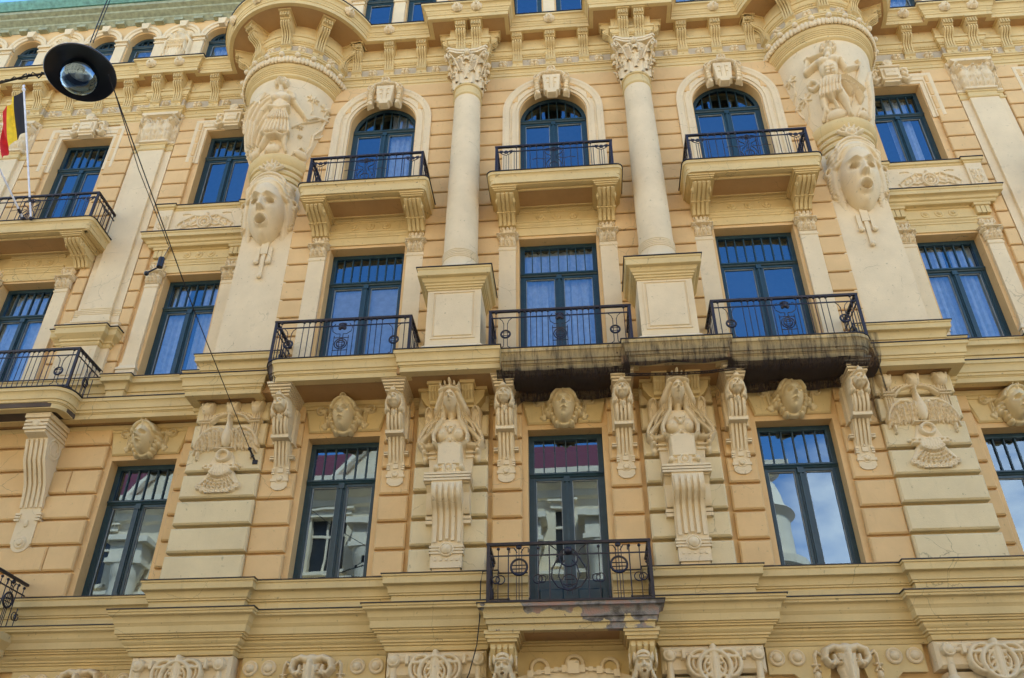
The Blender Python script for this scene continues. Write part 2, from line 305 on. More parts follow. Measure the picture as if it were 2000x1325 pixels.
# heightfield reliefs ------------------------------------------------
class Rel:
    "carved relief: a height over the x/z plane, meshed with a rim that sinks into its ground"
    def __init__(s, x0, x1, z0, z1, step):
        s.x = np.arange(x0, x1+step, step); s.z = np.arange(z0, z1+step, step)
        s.X, s.Z = np.meshgrid(s.x, s.z); s.H = np.full(s.X.shape, -1.0)
    def put(s, h, m): s.H = np.where(m, np.maximum(s.H, h), s.H); return s
    def ell(s, cx, cz, rx, rz, h, b=0, a=0, p=.5):
        c, q = math.cos(a), math.sin(a); u = ((s.X-cx)*c+(s.Z-cz)*q)/rx; v = (-(s.X-cx)*q+(s.Z-cz)*c)/rz
        r = u*u+v*v; return s.put(b+h*np.clip(1-r, 0, 1)**p, r < 1)
    def cap(s, x1, z1, x2, z2, r1, r2=None, h1=None, h2=None, b=0):
        r2 = r1 if r2 is None else r2; h1 = r1 if h1 is None else h1; h2 = h1*r2/r1 if h2 is None else h2
        dx, dz = x2-x1, z2-z1; t = np.clip(((s.X-x1)*dx+(s.Z-z1)*dz)/(dx*dx+dz*dz+1e-9), 0, 1)
        d = np.hypot(s.X-x1-t*dx, s.Z-z1-t*dz); r = r1+(r2-r1)*t; h = h1+(h2-h1)*t
        k = d/r; return s.put(b+h*np.sqrt(np.clip(1-k*k, 0, 1)), k < 1)
    def path(s, pts, r, h=None, b=0):
        n = len(pts)-1
        for i in range(n):
            ra = r if not isinstance(r, tuple) else r[0]+(r[1]-r[0])*i/n; rb = r if not isinstance(r, tuple) else r[0]+(r[1]-r[0])*(i+1)/n
            s.cap(*pts[i], *pts[i+1], ra, rb, h if h else ra, (h*rb/ra if h else rb), b)
        return s
    def ring(s, cx, cz, R, r, h, b=0, sz=1):
        d = np.abs(np.hypot(s.X-cx, (s.Z-cz)/sz)-R)/r; return s.put(b+h*np.sqrt(np.clip(1-d*d, 0, 1)), d < 1)
    def disc(s, cx, cz, R, h, b=0, bev=.02):
        d = R-np.hypot(s.X-cx, s.Z-cz); return s.put(b+h*np.clip(d/bev, 0, 1), d > 0)
    def poly(s, P, h, b=0, bev=.015):
        d = np.full(s.X.shape, 9.0); n = len(P); A = sum(P[i][0]*P[(i+1) % n][1]-P[(i+1) % n][0]*P[i][1] for i in range(n)); sg = 1 if A > 0 else -1
        for i in range(n):
            (x1, z1), (x2, z2) = P[i], P[(i+1) % n]; l = math.hypot(x2-x1, z2-z1)
            if l < 1e-9: continue
            d = np.minimum(d, sg*((x2-x1)*(s.Z-z1)-(z2-z1)*(s.X-x1))/l)
        return s.put(b+h*np.clip(d/bev, 0, 1), d > 0)
    def rect(s, x0, x1, z0, z1, h, b=0, bev=.012): return s.poly([(x0, z0), (x1, z0), (x1, z1), (x0, z1)], h, b, bev)
    def bumpy(s, m, f): s.H = np.where(m & (s.H > -.5), s.H+f, s.H); return s
    def noise(s, amp, f):
        n = sum(np.sin(f*k*(s.X*math.cos(a)+s.Z*math.sin(a))+ph)/k for k, a, ph in [(1, .3, 0), (1.3, 1.7, 2), (1.9, 2.6, 1), (2.7, .9, 4)])
        s.H = np.where(s.H > .01, s.H+amp*n, s.H); return s
    def face(s, cx, cz, w, h, d, b=0, mouth=0, hollow=0, beard=0):
        u = (s.X-cx)/(w/2); v = (s.Z-cz)/(h/2); au = np.abs(u); g = lambda a, c: np.exp(-a*a-c*c)
        ww = np.where(v < 0, 1-.22*v*v, 1.0); r = (u/ww)**2+v*v
        E = np.clip(1-r, 0, 1)**.42
        f = .44*g(u/.15, 0)*np.clip((.36-v)/.55, 0, 1)*(1/(1+np.exp(-(v+.19)/.012)))+.20*g((au-.13)/.09, (v+.13)/.06)
        f += .24*g((au-.38)/.3, (v-.35-.06*(au-.38))/.055)-.46*g((au-.40)/.21, (v-.17)/.11)+.08*g((au-.45)/.2, (v+.12)/.2)
        if hollow: f -= .75*np.clip(1.25-np.hypot((au-.40)/.17, (v-.18)/.075), 0, .35)/.35
        else: f += .30*g((au-.40)/.12, (v-.15)/.06)-.12*g((au-.4)/.15, (v-.15)/.018)
        if mouth:
            k = np.clip(1.3-np.sqrt((u/(.20*mouth+.09))**2+((v+.48)/(.11*mouth))**2), 0, .35)/.35
            f += .17*g((np.hypot(u/(.20*mouth+.16), (v+.48)/(.11*mouth+.075))-1)/.22, 0)*(1+.5*(v < -.48))-.8*k
        else: f += .24*g(u/.22, (v+.40)/.05)+.24*g(u/.18, (v+.54)/.05)-.34*g(u/.24, (v+.468)/.03)
        f += .14*g(u/.24, (v+.82)/.12)
        m = r < 1; hh = b+d*(E+f*E); s.H = np.where(m, np.maximum(s.H, np.maximum(hh, b+.01)), s.H)
        if mouth or hollow: s.H = np.where(m & (E > .45), hh, s.H)
        return s
    def build(s, g, fn=None, sink=-.02, mi=0):
        ok = s.H > -.5; H = np.where(ok, s.H, sink)
        nb = ok.copy(); nb[1:] |= ok[:-1]; nb[:-1] |= ok[1:]; t = nb.copy(); nb[:, 1:] |= t[:, :-1]; nb[:, :-1] |= t[:, 1:]
        idx = np.full(H.shape, -1); idx[nb] = np.arange(nb.sum())
        a, b_, c, d = idx[:-1, :-1], idx[:-1, 1:], idx[1:, 1:], idx[1:, :-1]
        anyok = (ok[:-1, :-1] | ok[:-1, 1:] | ok[1:, 1:] | ok[1:, :-1]) & (a >= 0) & (b_ >= 0) & (c >= 0) & (d >= 0)
        F = np.stack([a[anyok], b_[anyok], c[anyok], d[anyok]], 1).tolist()
        X, Z, Hh = s.X[nb], s.Z[nb], H[nb]
        V = [fn(x, z, h) for x, z, h in zip(X, Z, Hh)] if fn else np.stack([X, -Hh, Z], 1).tolist()
        g.add(V, F, mi); return g
def tilt(k, z0):
    "lean a head forward: what lies above z0 comes out by k per metre"
    def f(x, z, h):
        q = min(1, max(0, h)/.30); q = q*(2-q); return (x, -(h+k*max(0, z-z0)*q), z)
    return f
def relmesh(name, rel, mat='stone', fn=None, smooth=50): return rel.build(G(), fn).mesh(name, mat, smooth)
def arc(cx, cz, R, a0, a1, n=12, sz=1):
    return [(cx+R*math.cos(math.radians(a0+(a1-a0)*i/n)), cz+R*sz*math.sin(math.radians(a0+(a1-a0)*i/n))) for i in range(n+1)]
def spiral(cx, cz, R, a0, turns, n=20, d=1):
    return [(cx+R*(1-.8*i/n)*math.cos(math.radians(a0)+d*2*PI*turns*i/n), cz+R*(1-.8*i/n)*math.sin(math.radians(a0)+d*2*PI*turns*i/n)) for i in range(n+1)]

# ------------------------------------------------------------------ the apartment building
B = thing('apartment_building', 'ornate cream and peach apartment building with balconies, columns and giant masks under its turrets', 'building')
def part(name, g, mat, smooth=None, parent=B, **k):
    return link(name, g if isinstance(g, bpy.types.Mesh) else g.mesh(name, mat, smooth), parent, **k)
BAYS = [-4.24, 0, 4.24]
WING = .62
WB = [8.5, 12.5]
EX = 18.5   # half width of the building

def wall_with_holes(g, x0, x1, z0, z1, y, th, holes):
    xs = sorted({x0, x1, *[h[0] for h in holes], *[h[1] for h in holes]}); 
    for a, b in zip(xs[:-1], xs[1:]):
        c = (a+b)/2; hs = sorted([(h[2], h[3]) for h in holes if h[0] < c < h[1]]); z = z0
        for h0, h1 in hs:
            if h0 > z: g.box(a, b, y, y+th, z, h0)
            z = h1
        if z < z1: g.box(a, b, y, y+th, z, z1)
    for h in holes:
        if len(h) > 4:   # arched head
            cx = (h[0]+h[1])/2; R = (h[1]-h[0])/2; sp = h[3]-R
            L = arc(cx, sp, R, 180, 90, 14); g.prism_xz([(h[0], h[3])]+L[:-1]+[(cx, h[3])], y, y+th)
            Rr = arc(cx, sp, R, 0, 90, 14); g.prism_xz([(h[1], h[3])]+Rr[:-1]+[(cx, h[3])], y, y+th)

TH = .5
holes = []
for c in BAYS:
    holes += [(c-.7, c+.7, 5.75 if c == 0 else 6.49, 9.30), (c-.845, c+.845, 10.5, 14.06), (c-.82, c+.82, 15.2, 18.92, 1)]
g = G(); wall_with_holes(g, -7.1, 7.1, 0, 21.3, 0, TH, holes)
part('wall', g, 'peach', label='central peach stucco wall of the facade')
for sgn in (-1, 1):
    hs = []
    for w in WB:
        hs += [(w-.68, w+.68, 6.49, 9.30), (w-.68, w+.68, 11.27 if w == 8.5 else 10.6, 14.08)]
        hs += [(w-.68, w+.68, 16.17, 18.97)] if w == 8.5 else [(w-.7, w+.7, 15.2, 18.97)]
    if sgn < 0: hs = [(-b, -a, c, d) for a, b, c, d in hs]
    g = G(); X = sorted((sgn*7.1, sgn*EX)); wall_with_holes(g, X[0], X[1], 0, 21.3, WING, TH, hs)
    part('wall', g, 'peach')
# attic storey wall
AT_C, AT_W = .22, 1.0
g = G()
attC = [x+d for x in BAYS for d in (-.62, .62)]
attW = [9.9, 12.3, 13.55, 15.95, 17.2]; nicheW = [11.1, 14.75]
hs = [(x-.42, x+.42, 21.6, 24.15, 1) for x in attC]
wall_with_holes(g, -7.1, 7.1, 21.3, 26, AT_C, .5, hs)
for sgn in (-1, 1):
    hs = [(sgn*x-.42, sgn*x+.42, 21.6, 24.0, 1) for x in attW]
    X = sorted((sgn*7.1, sgn*EX)); wall_with_holes(g, X[0], X[1], 21.3, 25.2, AT_W, .5, hs)
part('attic_wall', g, 'peach')
g = G().box(-EX, EX, 1.9, 12, 0, 25); part('rear_block', g, 'peach')

# rusticated blocks --------------------------------------------------
_bm = {}
def block(x0, x1, z0, z1, y, proud, mat, name='wall_block', gap=.024, c=.016):
    w, h = round(x1-x0, 3), round(z1-z0, 3); k = (w, h, proud, mat, gap, c)
    if k not in _bm: _bm[k] = G().block(-w/2+gap*.3, w/2-gap*.3, 0, -proud, -h/2+gap, h/2-gap, c).mesh(name, mat)
    if name == 'wall_block': _wb.append(((x0+x1)/2, y, (z0+z1)/2, k)); return
    return link(name, _bm[k], B, ((x0+x1)/2, y, (z0+z1)/2))
_wb = []
ZA = [6.48, 6.99, 7.51, 8.03, 8.56, 9.09, 9.62, 10.10]
for c in BAYS:
    for s in (-1, 1):
        edge = 1.36 if (c == 0 or s*c < 0) else 1.5
        a, b = sorted((c+s*.80, c+s*edge))
        for z0, z1 in zip(ZA[:-1], ZA[1:]):
            block(a, b, z0, z1, 0, .105, 'peach', gap=.024, c=.028)
for s in (-1, 1):
    for spans in ([(7.22, 7.72)], [(9.28, 11.72)], [(13.28, 15.72)], [(17.28, 18.5)]):
        for a, b in spans:
            for i, (z0, z1) in enumerate(zip(ZA[:-1], ZA[1:])):
                cut = [a, b]
                if b-a > 2: cut = [a, a+(.62 if i % 3 == 1 else b-a), b] if i % 3 == 1 else [a, b]
                for p, q in zip(cut[:-1], cut[1:]):
                    x0, x1 = (p, q) if s > 0 else (-q, -p)
                    block(x0, x1, z0, z1, WING, .105, 'peach', gap=.024, c=.028)
# B and C storey courses
J = [19.435-.485*i for i in range(19)]   # joint levels down to 10.7
def course_span(c, s, z, y):
    pass
for z1, z0 in zip(J[:-1], J[1:]):
    zm = (z0+z1)/2
    for c in BAYS:
        for s in (-1, 1):
            lim = 2.04 if c == 0 else 2.16 if s*c < 0 else 1.78
            if zm > 15.1:      # beside the arched doors
                sp = 18.10
                dz = max(0, max(abs(z0-sp), abs(z1-sp)) if z0 > sp else z1-sp if z1 > sp else 0)
                inner = math.sqrt(max(0, 1.2**2-dz*dz)) if z1 > sp else 1.15
                if z1 > sp+1.2: inner = 0.02
                if c+s*lim and inner < lim: 
                    a, b = sorted((c+s*inner, c+s*lim)); block(a, b, z0, z1, 0, .088, 'peach', gap=.020)
            elif zm > 14.95: pass
            else:
                a, b = sorted((c+s*1.27, c+s*lim)); block(a, b, z0, z1, 0, .088, 'peach', gap=.020)
    for s in (-1, 1):
        for lo, hi, inn in ((7.1, 9.9, None),):
            pass
        if zm > 15.0: sp_ = [(7.12, 7.68), (9.32, 9.95), (11.05, 11.68), (13.32, 13.95), (15.05, 15.68), (17.32, 18.5)]
        else: sp_ = [(7.12, 7.32), (9.68, 9.95), (11.05, 11.32), (13.68, 13.95), (15.05, 15.32), (17.68, 18.5)]
        if z1 < 11.2: continue
        for p, q in sp_:
            x0, x1 = (p, q) if s > 0 else (-q, -p); block(x0, x1, z0, z1, WING, .088, 'peach', gap=.020)

_wb.sort(key=lambda q: abs(q[0]+1.8))      # the 300 nearest the middle of the view singly, the rest as one
for x, y, z, k in _wb[:298]: link('wall_block', _bm[k], B, (x, y, z))
g = G()
for x, y, z, k in _wb[298:]:
    h = G().block(-k[0]/2+k[4]*.3, k[0]/2-k[4]*.3, 0, -k[2], -k[1]/2+k[4], k[1]/2-k[4], k[5]); g.add([(a+x, c_+y, e+z) for a, c_, e in h.V], h.F)
link('wall_block', g.mesh('wall_block', 'peach'), B, kind='stuff')

# mouldings ----------------------------------------------------------
def ressaut(base, bumps, x0, x1):
    "plan line at y=base from x0 to x1 with (a,b,y) steps forward, travelling +x"
    P = [(x0, base)]
    for a, b, y in bumps:
        P += [(a, base), (a, y), (b, y), (b, base)]
    return P+[(x1, base)]
def whole(cb, wb, bumpsC, bumpsW, xc=7.1, ends=EX):
    "plan line over both wings (y=wb) and centre (y=cb); wing bumps given for the right side"
    L = [(-b, -a, y) for a, b, y in reversed(bumpsW)]
    P = [(-ends, wb)]
    for a, b, y in L: P += [(a, wb), (a, y), (b, y), (b, wb)]
    P += [(-xc, wb), (-xc, cb)]
    for a, b, y in bumpsC: P += [(a, cb), (a, y), (b, y), (b, cb)]
    P += [(xc, cb), (xc, wb)]
    for a, b, y in bumpsW: P += [(a, wb), (a, y), (b, y), (b, wb)]
    return P+[(ends, wb)]
def clean(P):
    Q = [P[0]]
    for p in P[1:]:
        if abs(p[0]-Q[-1][0])+abs(p[1]-Q[-1][1]) > 1e-6: Q.append(p)
    return Q
def steps(pr):
    "profile from a list of (out,z) going up the face; closed at the back"
    return pr+[(-.12, pr[-1][1]), (-.12, pr[0][1])]
def cove(o0, z0, o1, z1, n=4, bulge=1):
    "quarter curve between two profile points"
    R = []
    for i in range(1, n):
        t = i/n*PI/2
        if bulge > 0: R.append((o0+(o1-o0)*math.sin(t), z0+(z1-z0)*(1-math.cos(t))))
        else: R.append((o0+(o1-o0)*(1-math.cos(t)), z0+(z1-z0)*math.sin(t)))
    return R
def flashing(g, P, z, o=.02, t=.016): g.sweep(P, [(-.5, z+.03), (o, z), (o, z+t), (-.5, z+.046)])

# -- lower cornice (z 5.2 - 5.86) and parapet band (5.9 - 6.48)
pierW = (1.40, 3.14); pierP = (5.42, 7.5)
def sym(b): return sorted([(-q, -p, y) for p, q, y in b]+[(p, q, y) for p, q, y in b])
P1 = clean(whole(-.16, .50, sym([(1.48, 3.04, -.42)])+[], [], xc=7.32))
def plan_low(cy, wy, wp, pp, px=7.3):
    "centre bays at cy, women piers at wp, peacock piers at pp, wings at wy"
    return clean([(-EX, wy), (-px, wy), (-px, pp), (-5.55, pp), (-5.55, cy), (-3.02, cy), (-3.02, wp), (-1.36, wp), (-1.36, cy),
                  (1.36, cy), (1.36, wp), (3.02, wp), (3.02, cy), (5.55, cy), (5.55, pp), (px, pp), (px, wy), (EX, wy)])
Pl = plan_low(-.12, .50, -.34, -.34)
g = G(); g.sweep(Pl, steps([(0, 5.2), (.02, 5.24), (.02, 5.27), (.05, 5.28), (.05, 5.31), (.08, 5.32), (.08, 5.35), (.11, 5.37), (.13, 5.40), (.13, 5.44),
    (.17, 5.445), (.17, 5.47), (.20, 5.48), (.20, 5.50), (.23, 5.51), (.24, 5.62), (.25, 5.63), (.26, 5.66), (.27, 5.67)]+cove(.27, 5.67, .34, 5.78, 4, -1)+[(.34, 5.78), (.35, 5.79), (.35, 5.82), (.37, 5.83), (.37, 5.865)]))
part('lower_cornice', g, 'cream', 30)
g = G(); flashing(g, [(x, y) for x, y in Pl], 5.866, .39); part('flashing', g, 'flash')
Pu = plan_low(-.06, .56, -.22, -.22, px=7.24)
iu = max(i for i, p in enumerate(Pu) if p[0] < 0); Pu2 = (Pu[:iu+1]+[(-.71, Pu[iu][1])], [(.71, Pu[iu][1])]+Pu[iu+1:])
for Ph in Pu2:
  g = G(); g.sweep(Ph, steps([(0, 5.88), (0, 6.13), (.03, 6.135), (.03, 6.16), (.05, 6.17)]+cove(.05, 6.17, .13, 6.30, 4, -1)+[(.13, 6.30), (.14, 6.31), (.14, 6.42), (.16, 6.43), (.16, 6.46)]))
  part('string_course', g, 'cream', 30)
  g = G(); flashing(g, Ph, 6.462, .175); part('flashing', g, 'flash')
for c in (-4.24, 4.24):
    g = G().block(c-.78, c+.78, -.055, -.075, 5.93, 6.10, .012); part('parapet_panel', g, 'cream')
for c in (-8.5, 8.5, -12.5): g = G().block(c-.8, c+.8, WING-.055, WING-.078, 5.93, 6.10, .012); part('parapet_panel', g, 'cream')

# -- second cornice with its balcony slab (z 9.85 - 10.45)
SL = [(-5.68, -.2), (-5.68, -.72), (-5.66, -.86), (-5.60, -.98), (-5.50, -1.06), (-5.38, -1.10), (-3.12, -1.10), (-3.12, -1.24), (-1.12, -1.24), (-1.12, -1.10),
      (1.12, -1.10), (1.12, -1.24), (3.12, -1.24), (3.12, -1.10), (5.38, -1.10), (5.50, -1.06), (5.60, -.98), (5.66, -.86), (5.68, -.72), (5.68, -.2)]
prof2 = [(-.12, 10.02), (-.12, 10.12), (-.105, 10.125), (-.105, 10.14), (-.08, 10.15), (-.08, 10.20), (-.055, 10.21), (-.055, 10.26)]+cove(-.055, 10.26, -.0, 10.37, 4, -1)+[(0, 10.37), (0, 10.44)]
def slab_part(Ps, mat, idx=None):
    g = G(); g.sweep(Ps, [(o, z) for o, z in prof2]+[(-.3, 10.44), (-.3, 10.02)]); return part('balcony_slab', g, mat, 30)
i0 = 9  # split at x = -1.12: clean left part, stained right part
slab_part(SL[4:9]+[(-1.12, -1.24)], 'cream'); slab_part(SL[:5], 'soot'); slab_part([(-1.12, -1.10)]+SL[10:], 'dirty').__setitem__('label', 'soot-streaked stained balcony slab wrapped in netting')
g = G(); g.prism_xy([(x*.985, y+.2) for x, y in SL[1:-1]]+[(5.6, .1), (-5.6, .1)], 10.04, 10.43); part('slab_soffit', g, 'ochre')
g = G(); flashing(g, SL, 10.442, .02); part('flashing', g, 'flash')
# stepped bed mouldings under the slab
Pb = clean(whole(-.02, .60, [], [], xc=7.24))
g = G(); g.sweep(Pb, steps([(0, 9.84), (.03, 9.85), (.03, 9.88), (.06, 9.89), (.06, 9.94), (.10, 9.96), (.10, 10.05)])); part('bed_moulding', g, 'cream', 30)
# cornice over the peacock piers and the wings
for s in (-1, 1):
    PP = [(5.70, -.30), (5.70, -.72), (7.45, -.72), (7.45, .02), (EX, .02)]
    if s < 0: PP = [(-x, y) for x, y in reversed(PP)]
    g = G(); g.sweep(PP, [(o, z) for o, z in prof2]+[(-.3, 10.44), (-.3, 10.02)])
    part('storey_cornice', g, 'cream', 30)
    g = G(); flashing(g, PP, 10.442, .02); part('flashing', g, 'flash')
    Q = [(5.60, -.52), (7.25, -.52), (7.25, .22), (EX, .22), (EX, .9), (5.6, .9)]
    if s < 0: Q = [(-x, y) for x, y in reversed(Q)]
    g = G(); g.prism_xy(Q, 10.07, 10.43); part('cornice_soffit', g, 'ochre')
    # band under the upper pilaster and the wing sill
    PB = [(5.78, .0), (5.78, -.24), (7.30, -.24), (7.30, .40), (7.42, .40), (7.42, .34), (7.80, .34), (7.80, .46), (9.2, .46), (9.2, .34), (9.58, .34), (9.58, .46), (EX, .46)]
    if s < 0: PB = [(-x, y) for x, y in reversed(PB)]
    g = G(); g.sweep(PB, steps([(0, 10.46), (0, 10.60), (.02, 10.61), (.02, 10.64), (.0, 10.65), (.0, 10.80), (.03, 10.81), (.03, 10.84)]+cove(.03, 10.84, .12, 10.97, 4, -1)+[(.12, 10.97), (.13, 10.98), (.13, 11.08), (.15, 11.09), (.15, 11.12)]))
    part('sill_course', g, 'cream', 30)
    g = G(); flashing(g, PB, 11.122, .165); part('flashing', g, 'flash')

# -- main entablature and cornice ------------------------------------
TX, TY = 6.70, .25
def tower_arc(R, yl, yr, side, n=36):
    "arc of the turret, from its left to its right meeting line (travelling +x)"
    cx = side*TX
    al = math.asin(max(-1, min(1, (TY-yl)/R))); ar = math.asin(max(-1, min(1, (TY-yr)/R)))
    # angles measured so that 0 = -x direction, pi/2 = -y (front), pi = +x
    return [(cx-R*math.cos(t), TY-R*math.sin(t)) for t in np.linspace(al, PI-ar, n)]
def plan_main(cb, wb, R, colb, colx, wcol, wx=.62):
    P = [(-EX, wb)]
    for c in (14.5, 10.5): P += [(-c-wx, wb), (-c-wx, wcol), (-c+wx, wcol), (-c+wx, wb)]
    P += tower_arc(R, wb, cb, -1)
    for c in (-2.08, 2.08): P += [(c-colx, cb), (c-colx, colb), (c+colx, colb), (c+colx, cb)]
    P += tower_arc(R, cb, wb, 1)
    for c in (10.5, 14.5): P += [(c-wx, wb), (c-wx, wcol), (c+wx, wcol), (c+wx, wb)]
    return P+[(EX, wb)]
Pa = plan_main(-.05, WING-.05, 1.24, -.52, .44, WING-.16, .5)
g = G(); g.sweep(Pa, steps([(0, 19.42), (0, 19.50), (.02, 19.505), (.02, 19.60), (.035, 19.61)]+cove(.035, 19.61, .10, 19.69, 3, -1)+[(.10, 19.69), (.10, 19.73), (.12, 19.735), (.12, 19.76)])); part('architrave', g, 'cream', 30)
g = G(); g.sweep(Pa, [(.0, 19.76), (.0, 20.14), (-.12, 20.14), (-.12, 19.76)]); part('frieze', g, 'grey', 30)
g = G(); g.sweep(Pa, steps([(.0, 20.14), (.02, 20.15), (.02, 20.20), (.05, 20.21), (.05, 20.24)]+cove(.05, 20.24, .10, 20.34, 3, 1)+[(.10, 20.34), (.10, 20.38), (.13, 20.39), (.13, 20.46), (.06, 20.47), (.06, 20.86)])); part('bed_moulding', g, 'cream', 30)
Pc = plan_main(-.46, .17, 2.02, -.98, 1.06, .05, .85)
g = G(); g.sweep(Pc, [(-.12, 20.85), (-.02, 20.85), (-.02, 20.97), (0, 20.98), (0, 21.03), (.01, 21.04), (.03, 21.08), (.03, 21.10), (.05, 21.11)]+cove(.05, 21.11, .14, 21.24, 5, -1)+[(.14, 21.24), (.14, 21.30), (-.12, 21.30)])
part('main_cornice', g, 'cream', 30)
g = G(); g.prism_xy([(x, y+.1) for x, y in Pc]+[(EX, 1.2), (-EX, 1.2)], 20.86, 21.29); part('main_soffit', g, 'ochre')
g = G(); g.sweep(Pc, [(-.7, 21.36), (.16, 21.302), (.16, 21.325), (-.7, 21.39)]); part('flashing', g, 'flash')

# egg-and-dart on the bed moulding
def resample(P, d):
    out = []; acc = d/2
    for (x0, y0), (x1, y1) in zip(P[:-1], P[1:]):
        l = math.hypot(x1-x0, y1-y0); t = acc
        while t < l: out.append((x0+(x1-x0)*t/l, y0+(y1-y0)*t/l, (x1-x0)/l, (y1-y0)/l)); t += d
        acc = t-l
    return out
g = G()
for x, y, dx, dy in resample([p for p in Pa if abs(p[0]) < 17], .105):
    g.ball((x+dy*.06, y-dx*.06, 20.29), (.036, .036, .052), 6, 4)
o = part('egg_moulding', g, 'cream', 60); o['kind'] = 'stuff'

# modillions ----------------------------------------------------------
def modillion_mesh():
    g = G(); W = .13
    S_ = [(0, 0), (-.045, 0), (-.05, .12), (-.10, .16), (-.075, .22), (-.07, .42), (-.09, .52), (-.15, .60), (-.235, .64), (-.27, .70), (-.255, .76), (-.20, .79), (-.30, .80), (-.33, .86), (-.33, .97), (-.35, .975), (-.35, 1.0), (0, 1.0)]
    g.side(S_, -W, W)
    for k in range(4):   # flutes as raised ribs
        x = -W+.035+k*.063
        g.side([(-.09, .20), (-.11, .42), (-.13, .50), (-.18, .57), (-.265, .615), (-.31, .70), (-.29, .78), (-.2, .76), (-.06, .4)], x-.017, x+.017)
    for i in range(4):
        for j in range(3): g.box(-W+.015+i*.065, -W+.055+i*.065, -.375, -.33, .825+j*.048, .858+j*.048)
    g.box(-W-.035, W+.035, -.40, .02, .985, 1.03); g.box(-W-.02, W+.02, -.06, .02, .0, .03)
    g.ball((0, -.055, .08), (.035, .02, .035), 8, 5)
    return g.mesh('modillion', 'cream', 35)
MOD = modillion_mesh()
def modillion(x, y, rz=0): return link('modillion', MOD, B, (x, y, 19.84), rz)
def rosette_mesh():
    r = Rel(-.17, .17, -.17, .17, .010)
    for a in (45, 135, 225, 315): r.ell(.075*math.cos(math.radians(a)), .075*math.sin(math.radians(a)), .06, .06, .11)
    for a in (0, 90, 180, 270): r.cap(0, 0, .075*math.cos(math.radians(a)), .075*math.sin(math.radians(a)), .026, .015, .07)
    r.ell(0, 0, .038, .038, .06, .09); return relmesh('rosette', r)
ROS = rosette_mesh()
yc = -.05; yw = WING-.05
for c in BAYS:
    for d in (-.86, 0, .86): modillion(c+d, yc)
    for d in (-1.24, -.43, .43, 1.24): 
        if c == 0 or abs(c+d) < 5.2: link('rosette', ROS, B, (c+d, yc, 19.95))
for c in (-2.08, 2.08):
    for d in (-.2, .2): modillion(c+d, -.52)
    modillion(c-.44, -.34, -PI/2).scale = (.8, .9, 1); modillion(c+.44, -.34, PI/2).scale = (.8, .9, 1)
    link('rosette', ROS, B, (c, -.52, 19.95), scale=(.7, 1, .7))
for s in (-1, 1):
    for x in (9.2, 11.65, 12.5, 13.35, 15.6, 16.5, 17.4): modillion(s*x, yw)
    for c in (10.5, 14.5):
        for d in (-.3, .3): modillion(s*c+d, WING-.16)
        link('rosette', ROS, B, (s*c, WING-.16, 19.95), scale=(.8, 1, .8))
    for x in (8.85, 9.65, 11.25, 12.08, 12.93, 13.75, 15.2, 16.05): link('rosette', ROS, B, (s*x, yw, 19.95))
    for k, a in enumerate((-72, -36, 0, 36, 72)):
        t = math.radians(a); o = modillion(s*TX+1.24*math.sin(t), TY-1.24*math.cos(t), t); o.scale = (1, 1.5, 1)
    for a in (-54, -18, 18, 54):
        t = math.radians(a); link('rosette', ROS, B, (s*TX+1.24*math.sin(t), TY-1.24*math.cos(t), 19.95), t)
# lion heads on the gutter edge
def lion_mesh():
    r = Rel(-.14, .14, -.16, .16, .011)
    for a in range(0, 360, 36): r.ell(.085*math.cos(math.radians(a)), .02+.09*math.sin(math.radians(a)), .045, .05, .05)
    r.face(0, 0, .17, .22, .07, .04, mouth=.8); return relmesh('lion_head', r)
LION = lion_mesh()
def on_line(P, x, z=21.17, out=.06):
    for (x0, y0), (x1, y1) in zip(P[:-1], P[1:]):
        if x0 <= x < x1 and x1-x0 > 1e-4:
            t = (x-x0)/(x1-x0); l = math.hypot(x1-x0, y1-y0); a = math.atan2(y1-y0, x1-x0)
            link('lion_head', LION, B, (x+(y1-y0)/l*out, y0+(y1-y0)*t-(x1-x0)/l*out, z), a, scale=(1.2, 1.0, 1.2)); return
for x in (-13.3, -12.5, -11.0, -10.2, -8.2, -7.4, -6.2, -5.2, -4.24, -2.35, -1.85, 0, 1.85, 2.35, 4.24, 5.4, 8.0, 9.2, 10.2, 10.9, 12.5): on_line(Pc, x)

